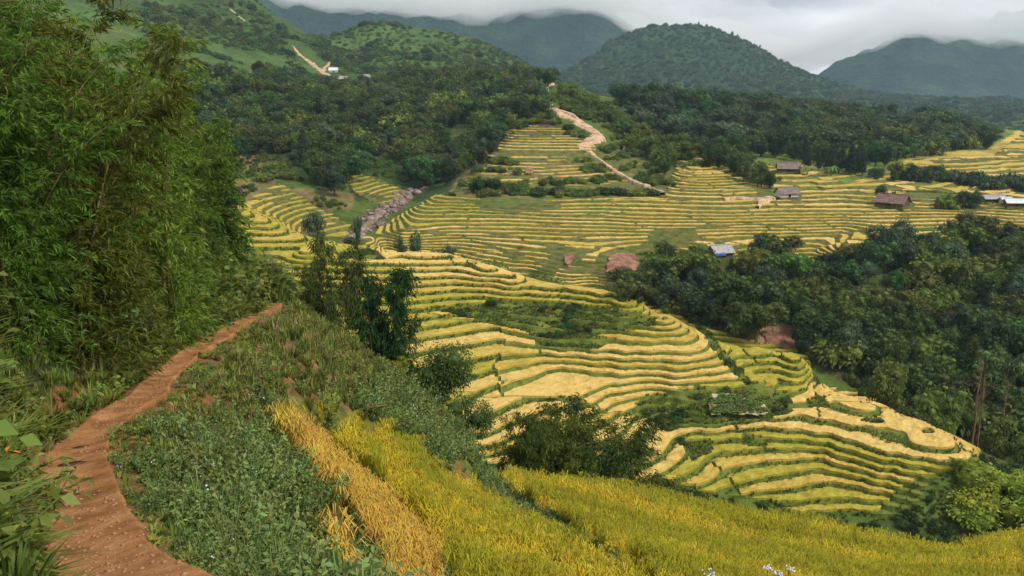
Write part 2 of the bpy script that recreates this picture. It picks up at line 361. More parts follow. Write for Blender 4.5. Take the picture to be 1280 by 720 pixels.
# ------------------------------------------------------------------ ground sheet
C_GRASS = (.07, .105, .022); C_WEED = (.095, .09, .035); C_EARTH = (.26, .105, .045); C_DRY = (.17, .135, .05); C_FOREST = (.035, .058, .016)
C_FIELD = (.40, .30, .075); C_HILL = (.055, .095, .022); C_GREENF = (.12, .16, .03); C_PURPLE = (.10, .06, .06); C_BARE = (.27, .17, .09)
REG = [  # polygon of the view, nearest and farthest distance, colour, ragged edge in metres-noise pixels
    ([(-400,-200),(1700,-200),(1700,800),(-400,800)], 0, 62, C_WEED, 0),
    ([(180,420),(300,410),(420,440),(560,540),(640,590),(560,560),(420,500),(330,490),(300,560),(200,600)], 0, 62, (.19, .105, .045), 30),
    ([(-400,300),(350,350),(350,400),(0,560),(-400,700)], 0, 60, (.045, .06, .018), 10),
    ([(-100,560),(20,520),(110,455),(180,420),(250,385),(335,362),(345,385),(260,415),(215,445),(160,490),(60,560),(40,600),(-100,700)], 0, 60, C_EARTH, 14),
    ([(780,380),(940,370),(1080,360),(1300,370),(1400,600),(1250,570),(1000,450),(860,410)], 165, 280, (.07, .06, .025), 0),
    ([(20,760),(15,640),(30,560),(110,480),(240,400),(335,375),(378,390),(262,478),(192,560),(200,640),(280,760)], 0, 62, (.22, .105, .045), 8),
    ([(350,490),(400,505),(520,545),(600,565),(700,585),(900,625),(1100,670),(1300,660),(1400,760),(380,760),(470,700)], 12, 60, (.15, .15, .03), 6),
    ([(930,400),(1010,395),(1010,450),(970,445),(940,430)], 165, 280, C_BARE, 12),
    ([(1040,370),(1110,370),(1110,395),(1050,395)], 165, 280, C_BARE, 14),
    ([(1160,380),(1200,380),(1200,400),(1150,420)], 165, 280, C_EARTH, 14),
    ([(280,130),(700,80),(640,170),(560,250),(440,250),(430,200),(280,235)], 300, 700, C_FOREST, 10),
    ([(770,110),(1240,150),(1250,190),(1100,215),(900,200),(840,185),(770,150)], 380, 700, C_FOREST, 6),
    ([(960,170),(1400,130),(1400,260),(960,260),(840,190)], 320, 720, C_GREENF, 3),
    ([(1130,190),(1235,188),(1290,150),(1400,150),(1400,215),(1130,215)], 320, 720, C_FIELD, 4),
    ([(590,180),(820,180),(850,245),(560,248)], 310, 480, (.15, .13, .045), 6),
    ([(640,150),(690,148),(702,170),(650,172),(625,170)], 340, 520, C_PURPLE, 4),
    ([(640,205),(720,200),(740,222),(650,225)], 310, 420, (.22, .14, .07), 4),
    ([(1140,140),(1175,140),(1180,155),(1150,160)], 500, 700, C_EARTH, 3),
    ([(745,318),(790,316),(802,330),(796,348),(770,352),(740,350)], 225, 262, (.20, .11, .07), 3),
    ([(690,318),(722,320),(725,336),(700,338)], 225, 275, (.45, .27, .15), 3),
    ([(280,190),(330,195),(350,235),(440,240),(440,262),(280,262)], 260, 400, (.16, .13, .05), 8),
    ([(300,60),(355,70),(370,95),(305,95)], 500, 900, (.19, .15, .07), 4),
    ([(520,-50),(180,-80),(290,-5),(420,55),(350,95),(200,90)], 600, 1300, C_HILL, 0),
    ([(885,503),(950,508),(962,528),(900,528)], 130, 165, (.22, .20, .10), 2),
]
def ground_colour(x, y, z):
    u, v = proj(x, y, z)
    sc = np.where(y < 62, 2.6, np.where(y < 270, 7.0, np.where(y < 900, 22.0, 70.0)))
    n1 = fbm(x / sc, y / sc, 5, 11, .6); n2 = fbm(x / sc + 90, y / sc, 5, 12, .6)
    c = np.empty(x.shape + (3,)); c[:] = C_GRASS
    c[y > 700] = C_HILL; c[(y > 640) & (x > 230)] = (.05, .075, .022); c[y > 1500] = (.035, .062, .022)
    for poly, y0, y1, col, e in REG:
        k = inpoly(u + n1 * e, v + n2 * e * .6, poly) & (y > y0) & (y < y1)
        c[k] = col
    # earth shows through the weeds in patches
    k = (y < 62) & (n1 > .28) & (u > 150); c[k] = c[k] * .4 + np.array(C_EARTH) * .6
    k = (y > 200) & (y < 700) & (n2 > .35); c[k] = c[k] * .6 + np.array(C_DRY) * .4
    f = fbm(x / sc * 1.7, y / sc * 1.7, 3, 31)
    c *= (1 + .35 * f)[..., None]
    k = y > 700; c[k] *= (1 + .5 * fbm(x[k] / 60, y[k] / 90, 4, 33))[..., None]
    return c
GZ = GH + fbm(GX / 1.3, GY / 1.3, 4, 5) * np.where(GY < 62, .10, .0) + fbm(GX / 9, GY / 9, 4, 6) * np.clip((GY - 150) / 250, 0, 1) * .8
GH[:] = GZ
gcol = ground_colour(GX.ravel(), GY.ravel(), GH.ravel())
idx = np.arange(NW * NS).reshape(NS, NW)
Fg = np.stack([idx[:-1, :-1], idx[:-1, 1:], idx[1:, 1:], idx[1:, :-1]], -1).reshape(-1, 4)
tag(link('ground', mesh_np('ground', np.stack([GX.ravel(), GY.ravel(), GH.ravel()], 1), Fg, [M['ground']], True, None, gcol)), kind='structure')

# ------------------------------------------------------------------ terraces: the smooth slope cut into level treads
def clip(poly, lo, hi):
    """poly: list of (x, y, h); keep lo <= h <= hi"""
    for sgn, lim in ((1, lo), (-1, -hi)):
        o = []; n = len(poly)
        for i in range(n):
            p = poly[i]; q = poly[i - 1]; a = sgn * p[2] - lim; b = sgn * q[2] - lim
            if (a >= 0) != (b >= 0):
                f = b / (b - a); o.append((q[0] + (p[0] - q[0]) * f, q[1] + (p[1] - q[1]) * f, q[2] + (p[2] - q[2]) * f))
            if a >= 0: o.append(p)
        poly = o
        if len(poly) < 3: return None
    return poly
BANKS, PLOTS = [], []
def terraces(zone, x0, x1, y0, y1, d, step, mask, cellx, celly, jump, rice_h, bank, rb=.12, r0=.16, r1=.93, nh=.0, order=None, seed=1):
    xs = np.arange(x0, x1, d); ys = np.arange(y0, y1, d)
    X, Y = np.meshgrid(xs, ys)
    X = X.ravel(); Y = Y.ravel()
    H = H_exact(X, Y)
    H = H + nh * fbm(X / 14, Y / 14, 3, seed + 50)
    u, v = proj(X, Y, H)
    a = fbm(X / 25, Y / 25, 3, seed + 60) * .35; b = fbm(X / 25, Y / 25, 3, seed + 61) * .35
    cx = X / cellx + a; cy = Y / celly + b; cy_ = np.floor(cy); cx_ = np.floor(cx + .5 * (cy_ % 2) + _hash(cy_, cy_ * 0, seed) )
    cxl = (cx + .5 * (cy_ % 2)).tolist(); cyl = cy_.astype(int).tolist()
    H = H + (_hash(cx_, cy_, seed + 5) - .5) * jump * step
    ok, crop = mask(X, Y, u, v)
    nx = len(xs); ny = len(ys)
    I = np.arange(nx * ny).reshape(ny, nx)
    q = np.stack([I[:-1, :-1].ravel(), I[:-1, 1:].ravel(), I[1:, 1:].ravel(), I[1:, :-1].ravel()], 1)
    T = np.concatenate([q[:, [0, 1, 2]], q[:, [0, 2, 3]]])
    T = T[ok[T].all(1)]
    Xl = X.tolist(); Yl = Y.tolist(); Hl = H.tolist(); kl = np.floor(H / step).astype(int).tolist()
    cropl = crop.tolist()
    BV, BF, bkey = [], [], {}
    def bv(x, y, z):
        k = (round(x, 3), round(y, 3), round(z, 2)); i = bkey.get(k)
        if i is None: i = bkey[k] = len(BV); BV.append((x, y, z))
        return i
    plots = {}
    for t0, t1, t2 in T.tolist():
        tri = [(Xl[t0], Yl[t0], Hl[t0]), (Xl[t1], Yl[t1], Hl[t1]), (Xl[t2], Yl[t2], Hl[t2])]
        k0 = min(kl[t0], kl[t1], kl[t2]); k1 = max(kl[t0], kl[t1], kl[t2])
        if k1 - k0 > 6: continue
        same0 = cyl[t0] == cyl[t1] == cyl[t2] and cropl[t0] and cropl[t1] and cropl[t2]
        for k in range(k0, k1 + 1):
            zk = k * step; sh = (k * 7919 % 97) / 97 * 2.7; c0 = math.floor(cxl[t0] + sh)
            same = same0 and c0 == math.floor(cxl[t1] + sh) == math.floor(cxl[t2] + sh)
            p = clip(tri, zk, zk + rb * step)
            if p:
                BF.append([bv(x, y, zk + (h - zk) / rb + .02) for x, y, h in p])
            p = clip(tri, zk + rb * step, zk + step)
            if p: BF.append([bv(x, y, zk + step + .02) for x, y, h in p])
            if same:
                p = clip(tri, zk + r0 * step, zk + r1 * step)
                if p: plots.setdefault((k, c0 * 1000 + cyl[t0]), []).append(p)
    # skirt along the open edge of the terraced sheet
    cnt = {}
    for f in BF:
        for i in range(len(f)):
            e = (f[i - 1], f[i]); cnt[e] = cnt.get(e, 0) + 1
    for (i, j) in list(cnt):
        if (j, i) not in cnt:
            a_, b_ = BV[i], BV[j]
            n = len(BV); BV.append((a_[0], a_[1], a_[2] - step - .6)); BV.append((b_[0], b_[1], b_[2] - step - .6)); BF.append([j, i, n, n + 1])
    BF = [f for f in BF if len(set(f)) >= 3]
    tag(link(bank[0], mesh_np(bank[0], BV, BF, [M[bank[1]]])), kind='structure')
    for (k, c), polys in plots.items():
        vk, V, F = {}, [], []
        for p in polys:
            f = []
            for x, y, h in p:
                kk = (round(x, 3), round(y, 3)); i = vk.get(kk)
                if i is None: i = vk[kk] = len(V); V.append((x, y))
                if i not in f: f.append(i)
            if len(f) >= 3: F.append(f)
        par = list(range(len(V)))
        def find(i):
            while par[i] != i: par[i] = par[par[i]]; i = par[i]
            return i
        for f in F:
            r = find(f[0])
            for i in f[1:]: par[find(i)] = r
        comp = {}
        for f in F: comp.setdefault(find(f[0]), []).append(f)
        for fs in comp.values():
            used = sorted({i for f in fs for i in f}); mp_ = {i: n for n, i in enumerate(used)}
            P = np.array([V[i] for i in used]); G = [[mp_[i] for i in f] for f in fs]
            area = 0
            for f in G:
                q_ = P[f]; area += abs(np.sum(q_[:, 0] * np.roll(q_[:, 1], -1) - np.roll(q_[:, 0], -1) * q_[:, 1])) / 2
            if area < 5: continue
            PLOTS.append(dict(zone=zone, k=k, z=(k + 1) * step, P=P, F=G, area=area, h=rice_h, step=step))
def rice_block(pl):
    P, F, z, h = pl['P'], pl['F'], pl['z'] + .02, pl['h']
    n = len(P)
    top = h * (1 + .22 * fbm(P[:, 0] / 1.6, P[:, 1] / 1.6, 3, 71)) + .10 * fbm(P[:, 0] * 1.7, P[:, 1] * 1.7, 2, 72) + (_hash(np.floor(P[:, 0] * 50), np.floor(P[:, 1] * 50), 7) - .5) * .16
    e = {}
    for f in F:
        for i in range(len(f)): e[(f[i - 1], f[i])] = 1
    edge = [(i, j) for (i, j) in e if (j, i) not in e]
    onb = np.zeros(n, bool)
    for i, j in edge: onb[i] = onb[j] = True
    top[onb] *= .86
    V = [(p[0], p[1], z + t) for p, t in zip(P.tolist(), top.tolist())]
    Fo = list(F); base = {}
    for i in np.nonzero(onb)[0].tolist(): base[i] = len(V); V.append((P[i][0], P[i][1], z - .05))
    for i, j in edge: Fo.append([j, i, base[i], base[j]])
    return V, Fo
SPUR = [(262,258),(345,272),(440,309),(520,312),(575,317),(622,335),(690,355),(772,366),(850,398),(925,426),(1012,444),(1018,482),(1100,502),(1185,538),(1228,566),(1222,580),(1165,606),(1135,648),(1000,648),(955,628),(900,622),(830,606),(760,614),(640,596),(560,562),(420,440),(262,410)]
HOLES = [[(535,388),(640,383),(760,387),(822,402),(812,413),(770,419),(742,424),(775,431),(740,441),(680,437),(660,420),(600,404)],
         [(800,499),(860,491),(930,492),(985,505),(990,520),(960,529),(850,535),(838,546),(812,528),(790,508)],
         [(850,556),(885,552),(890,570),(868,580)], [(420,318),(470,318),(480,326),(430,328)]]
def mask_spur(X, Y, u, v):
    ok = inpoly(u, v, SPUR) & (Y > 112) & (Y < 262)
    n = fbm(X / 4, Y / 4, 3, 80) * 7
    crop = ok.copy()
    for h in HOLES: crop &= ~inpoly(u + n, v + n * .5, h)
    # a grassy crest line runs down between the two faces of the spur
    for (a, b, c_, d_) in ((872,408,905,452),(905,452,935,484),(935,484,985,500)):
        L2 = (c_ - a) ** 2 + (d_ - b) ** 2; tt = np.clip(((u - a) * (c_ - a) + (v - b) * (d_ - b)) / L2, 0, 1)
        crop &= np.hypot(u - a - tt * (c_ - a), (v - b - tt * (d_ - b)) * 1.6) > 5
    crop &= ~((v > 520) & (fbm(X / 7, Y / 5, 2, 84) > .62))
    return ok, crop
FAR = [(450,300),(545,244),(620,250),(700,250),(830,246),(842,212),(880,208),(960,238),(1040,236),(1100,240),(1200,247),(1300,252),(1300,302),(1200,318),(1080,322),(1000,330),(900,338),(815,345),(790,362),(700,362),(640,345),(560,325),(470,318)]
FARH = [[(748,316),(800,314),(806,348),(748,352)], [(688,315),(728,317),(728,340),(688,340)], [(820,292),(868,286),(872,300),(835,318),(800,330),(790,320)],[(945,236),(1000,238),(1000,252),(950,252)],[(1095,252),(1140,252),(1140,264),(1095,264)],[(893,312),(920,312),(920,328),(893,328)]]
def mask_far(X, Y, u, v):
    n = fbm(X / 5, Y / 5, 3, 81) * 8
    ok = inpoly(u, v, FAR) & (Y > 216) & (Y < 352)
    crop = ok.copy()
    for h in FARH: crop &= ~inpoly(u + n, v + n * .4, h)
    crop &= ~inpoly(u, v, [(600,252),(700,252),(700,262),(640,268),(600,262)])
    crop &= fbm(X / 12, Y / 4, 2, 82) < .62
    return ok, crop
BACK = [[(840,178),(900,190),(960,210),(965,240),(842,240),(842,205)], [(960,205),(1080,214),(1140,200),(1240,196),(1300,150),(1330,150),(1330,262),(1100,252),(960,246)],
        [(575,232),(640,156),(700,160),(738,182),(770,212),(790,232),(700,236)], [(800,165),(860,180),(880,186),(845,200),(830,190)]]
def mask_back(X, Y, u, v):
    ok = np.zeros(X.shape, bool)
    for b in BACK: ok |= inpoly(u, v, b)
    ok &= (Y > 322) & (Y < 640)
    crop = ok & (fbm(X / 16, Y / 9, 3, 83) < .42) & ~((u < 800) & (v > 192) & (fbm(X / 14, Y / 5, 3, 87) > .12))
    ok |= inpoly(u, v, [(562,243),(620,190),(655,164),(745,180),(800,190),(842,225),(842,246),(700,244)]) & (Y > 318) & (Y < 480)
    crop = crop & ~inpoly(u, v, [(1040,208),(1075,208),(1075,220),(1040,220)])
    return ok, crop
LEFT = [[(290,262),(350,230),(400,262),(440,282),(430,318),(380,306),(330,282)], [(430,218),(470,222),(508,240),(505,254),(470,258),(440,240)], [(280,94),(318,96),(330,112),(290,108)]]
def mask_left(X, Y, u, v):
    ok = np.zeros(X.shape, bool)
    for b in LEFT: ok |= inpoly(u, v, b)
    ok &= (Y > 258) & (Y < 560)
    return ok, ok & (fbm(X / 12, Y / 7, 3, 85) < .45)
terraces('spur', -86, 92, 112, 262, .60, .80, mask_spur, 46, 30, .35, .46, ('terraced_spur', 'bank'), rb=.11, r0=.17, r1=.95, seed=1)
terraces('far', -58, 200, 216, 352, .92, .60, mask_far, 52, 17, .9, .30, ('terraced_slope', 'bank_dry'), rb=.30, r0=.36, r1=.86, nh=.35, seed=2)
terraces('back', -60, 400, 322, 620, 1.7, .9, mask_back, 60, 26, .8, .35, ('terraced_hillside', 'bank_dry'), rb=.26, r0=.33, r1=.86, nh=.5, seed=3)
terraces('left', -185, -38, 258, 560, 1.2, .9, mask_left, 46, 30, .8, .35, ('terraced_gully_side', 'bank_dry'), rb=.26, r0=.33, r1=.86, nh=.4, seed=4)
print('terraces', round(time.time() - T00, 1), len(PLOTS))
ORD = 'first second third fourth fifth sixth seventh eighth ninth tenth eleventh twelfth thirteenth fourteenth fifteenth sixteenth seventeenth eighteenth nineteenth twentieth'.split()
TENS = {2: 'twenty', 3: 'thirty', 4: 'forty', 5: 'fifty', 6: 'sixty', 7: 'seventy', 8: 'eighty', 9: 'ninety'}
def ordinal(n):
    """n from 1"""
    if n <= 20: return ORD[n - 1]
    t, r = divmod(n, 10)
    if r == 0: return {3: 'thirtieth', 4: 'fortieth', 5: 'fiftieth', 6: 'sixtieth', 7: 'seventieth', 8: 'eightieth', 9: 'ninetieth'}[t]
    return TENS[t] + '-' + ORD[r - 1]
for pl in PLOTS:
    c = pl['P'].mean(0); cu, cv = proj(c[0], c[1], pl['z']); pl['u'], pl['v'] = float(cu), float(cv)
    pu, pv = proj(pl['P'][:, 0], pl['P'][:, 1], pl['z'])
    pl['len'] = float(np.ptp(pu)); pl['uc'] = float((pu.max() + pu.min()) / 2); pl['wid'] = pl['area'] / max(np.hypot(*np.ptp(pl['P'], 0)), 1)
    pl['show'] = pl['area'] * abs(pl['z']) / c[1] ** 3 if -40 < cu < 1320 and cv < 700 else 0
    u_, v_ = pl['u'], pl['v']; r = random.Random(pl['k'] * 77 + int(pl['area'])).random()
    if pl['zone'] == 'spur':
        if 470 < u_ < 640 and v_ < 350: m = 'rice_straw'
        elif u_ > 880 and v_ < 492 and u_ < 1020: m = 'rice_green'
        elif u_ > 990 and 490 < v_ < 590 and pl['z'] > -59.5: m = 'rice_straw'
        elif u_ > 830 and v_ > 525: m = 'rice_green' if r < .7 else 'rice_gold'
        elif v_ > 425 and u_ > 560: m = 'rice_straw' if r < .8 else 'rice_gold'
        elif v_ > 395 and u_ < 600: m = 'rice_gold' if r < .7 else 'rice_green'
        elif v_ < 395: m = 'rice_green' if r < .6 else 'rice_gold'
        else: m = 'rice_gold'
    elif pl['zone'] == 'far': m = ('rice_green' if r < .75 else 'rice_gold') if u_ < 640 and v_ < 285 else ('rice_straw' if r < .4 else 'rice_gold')
    elif pl['zone'] == 'back': m = 'rice_gold' if r < .55 else 'rice_straw'
    else: m = 'rice_green' if r < .6 else 'rice_gold'
    pl['m'] = m
PLOTS.sort(key=lambda p: -p['show'])
ZW = {'spur': ('the middle spur', 'rice terraces of the middle spur'), 'far': ('the slope below the huts', 'rice terraces of the far slope'),
      'back': ('the hillside beyond the huts', 'rice terraces beyond the huts'), 'left': ('the slope beside the stream', 'rice terraces beside the stream')}
CW = {'rice_green': 'yellow-green', 'rice_gold': 'golden', 'rice_straw': 'straw-coloured'}
ktop = {z: max(p['k'] for p in PLOTS if p['zone'] == z) for z in ZW}
row = {}
for p in PLOTS[:300]: row.setdefault((p['zone'], p['k']), []).append(p)
for (z, k), ps in row.items():
    ps.sort(key=lambda p: p['uc'])
    for i, p in enumerate(ps):
        where = '' if len(ps) == 1 else ', leftmost piece' if i == 0 else ', rightmost piece' if i == len(ps) - 1 else ', %s piece from the left' % ordinal(i + 1)
        shape = 'broad' if p['wid'] > 4.5 else 'narrow' if p['len'] > 70 else 'short'
        p['label'] = '%s %s rice, %s step down %s%s' % (shape, CW[p['m']], ordinal(ktop[z] - k + 1), ZW[z][0], where)
for p in PLOTS[:300]:
    V, F = rice_block(p)
    tag(link('rice_plot', mesh_np('rice_plot', V, F, [M[p['m']]])), p['label'], 'rice plot', ZW[p['zone']][1])
V, F, MI = [], [], []
ML = ['rice_green', 'rice_gold', 'rice_straw']
for p in PLOTS[300:]:
    v, f = rice_block(p); n = len(V); V += v; F += [[i + n for i in q] for q in f]; MI += [ML.index(p['m'])] * len(f)
if V: tag(link('distant_rice', mesh_np('distant_rice', V, F, [M[m] for m in ML], False, MI)), 'ripe rice on the smallest distant terrace strips', 'rice', None, 'stuff')
print('plots', round(time.time() - T00, 1))
# ------------------------------------------------------------------ leaf and plant geometry
rng = np.random.default_rng(7)
def unit(a): return a / np.maximum(np.linalg.norm(a, axis=-1, keepdims=True), 1e-6)
def leaves(P, D, L, Wd, fold=.15, droop=.25):
    """a leaf at each P along D: a four-cornered blade with a drooping tip; returns V, F"""
    n = len(P); D = unit(D); rnd = rng.normal(size=(n, 3)); Sd = unit(np.cross(D, rnd)); Nn = np.cross(Sd, D)
    L = np.broadcast_to(L, n)[:, None]; Wd = np.broadcast_to(Wd, n)[:, None]
    mid = P + D * L * .45 + Nn * L * fold * .3
    tip = P + D * L + np.array([0, 0, -1.]) * L * droop
    V = np.stack([P, mid + Sd * Wd * .5, tip, mid - Sd * Wd * .5], 1).reshape(-1, 3)
    i = np.arange(n)[:, None] * 4
    F = np.concatenate([i + [[0, 1, 2]], i + [[0, 2, 3]]], 0)
    return V, F
def tube(pts, rad, k=5):
    pts = np.asarray(pts, float); n = len(pts); rad = np.broadcast_to(rad, n)
    d = np.gradient(pts, axis=0); d = unit(d)
    ref = np.where(np.abs(d[:, 2:3]) > .9, [[1., 0, 0]], [[0, 0, 1.]])
    a = unit(np.cross(d, ref)); b = np.cross(d, a)
    th = np.arange(k) * 2 * math.pi / k
    V = (pts[:, None] + (a[:, None] * np.cos(th)[None, :, None] + b[:, None] * np.sin(th)[None, :, None]) * rad[:, None, None]).reshape(-1, 3)
    F = []
    for i in range(n - 1):
        for j in range(k):
            q = [i * k + j, i * k + (j + 1) % k, (i + 1) * k + (j + 1) % k, (i + 1) * k + j]; F += [[q[0], q[1], q[2]], [q[0], q[2], q[3]]]
    return V, np.array(F)
def join(parts):
    V, F, MI, o = [], [], [], 0
    for v, f, m in parts:
        if len(v) == 0: continue
        V.append(v); F.append(np.asarray(f) + o); MI.append(np.full(len(f), m)); o += len(v)
    return np.concatenate(V), np.concatenate(F), np.concatenate(MI)
def ball(n=2):
    bm = bmesh.new(); bmesh.ops.create_icosphere(bm, subdivisions=n, radius=1)
    V = np.array([v.co[:] for v in bm.verts]); F = np.array([[v.index for v in f.verts] for f in bm.faces]); bm.free(); return V, F
BALL1, BALL2 = ball(1), ball(2)
def lumps(C, Rr, jitter=.25, b=BALL1):
    """dark inner foliage: one uneven lump at each centre"""
    V, F = [], []
    for i, (c, r) in enumerate(zip(C, Rr)):
        v = b[0] * (1 + rng.normal(size=(len(b[0]), 1)) * jitter) * r * .62 + c
        V.append(v); F.append(b[1] + i * len(b[0]))
    return np.concatenate(V), np.concatenate(F)
def shell_leaves(C, Rr, n, L, Wd, flat=1.0, out=.8, down=.3, droop=.25):
    """leaves over the surface of overlapping lumps"""
    w = Rr ** 2 / (Rr ** 2).sum(); k = rng.choice(len(C), n, p=w)
    d = unit(rng.normal(size=(n, 3))); rad = Rr[k] * (.62 + .46 * rng.random(n) ** .7)
    P = C[k] + d * rad[:, None] * np.array([1, 1, flat])
    D = d * out + rng.normal(size=(n, 3)) * .5 + np.array([0, 0, -down])
    return leaves(P, D, L * (.7 + .6 * rng.random(n)), Wd * (.7 + .6 * rng.random(n)), droop=droop)

M['leaf_broad'] = leafy('broadleaf_foliage', (.015, .030, .007), (.052, .090, .018), (.12, .17, .032), rand=.26)
M['leaf_dusty'] = leafy('dusty_bluish_foliage', (.020, .038, .017), (.060, .096, .042), (.12, .17, .07), trans=.15, rand=.2)
M['leaf_bamboo'] = leafy('bamboo_foliage', (.03, .055, .008), (.095, .14, .018), (.19, .23, .035), rand=.22)
M['leaf_bright'] = leafy('bright_young_foliage', (.06, .10, .012), (.13, .19, .026), (.24, .30, .05), rand=.10)
M['leaf_pine'] = leafy('conifer_foliage', (.010, .020, .008), (.022, .038, .014), (.035, .055, .02), trans=.05, rand=.15)
M['leaf_near'] = leafy('near_bamboo_leaves', (.030, .060, .006), (.10, .165, .016), (.24, .31, .04), trans=.34, rand=.2)
M['leaf_weed'] = leafy('weed_leaves', (.08, .12, .03), (.17, .235, .06), (.28, .35, .11), rand=.15)
M['leaf_fern'] = leafy('fern_and_grass', (.07, .10, .016), (.16, .20, .035), (.30, .31, .07), rand=.2)
M['leaf_dry'] = leafy('dry_stalks', (.12, .06, .03), (.24, .15, .07), (.36, .27, .14), trans=.1, rand=.2)
M['flower'] = mottled('lilac_white_petals', [(.3, (.45, .42, .62)), (.7, (.75, .74, .85))], 3, 2, bump=0)
M['orange_leaf'] = mottled('orange_dying_leaf', [(.3, (.5, .13, .02)), (.7, (.65, .25, .05))], 3, 2, bump=0)
M['pink'] = mottled('pink_petals', [(.3, (.6, .12, .25)), (.7, (.7, .25, .35))], 3, 2, bump=0)
M['bark'] = mottled('grey_brown_bark', [(.3, (.06, .042, .028)), (.7, (.15, .115, .08))], 3, 5, bump=.6, dist=.03)
M['culm'] = mottled('bamboo_culm', [(.3, (.10, .10, .03)), (.7, (.22, .18, .08))], 2, 3, bump=.2, dist=.01)
M['deadwood'] = mottled('dead_reddish_wood', [(.3, (.12, .065, .035)), (.7, (.26, .16, .09))], 2, 4, bump=.4, dist=.03)
M['rice_leaf'] = leafy('rice_blades', (.22, .23, .012), (.38, .35, .018), (.52, .45, .025), trans=.35, rand=.1)
M['rice_head'] = leafy('rice_panicles', (.46, .34, .018), (.58, .44, .025), (.68, .53, .05), trans=.25, rand=.1)
M['rice_head_o'] = leafy('overripe_panicles', (.42, .24, .025), (.58, .38, .05), (.70, .50, .10), trans=.2, rand=.1)
M['rice_leaf_o'] = leafy('browning_rice_blades', (.14, .09, .015), (.32, .22, .035), (.50, .34, .06), trans=.3, rand=.1)

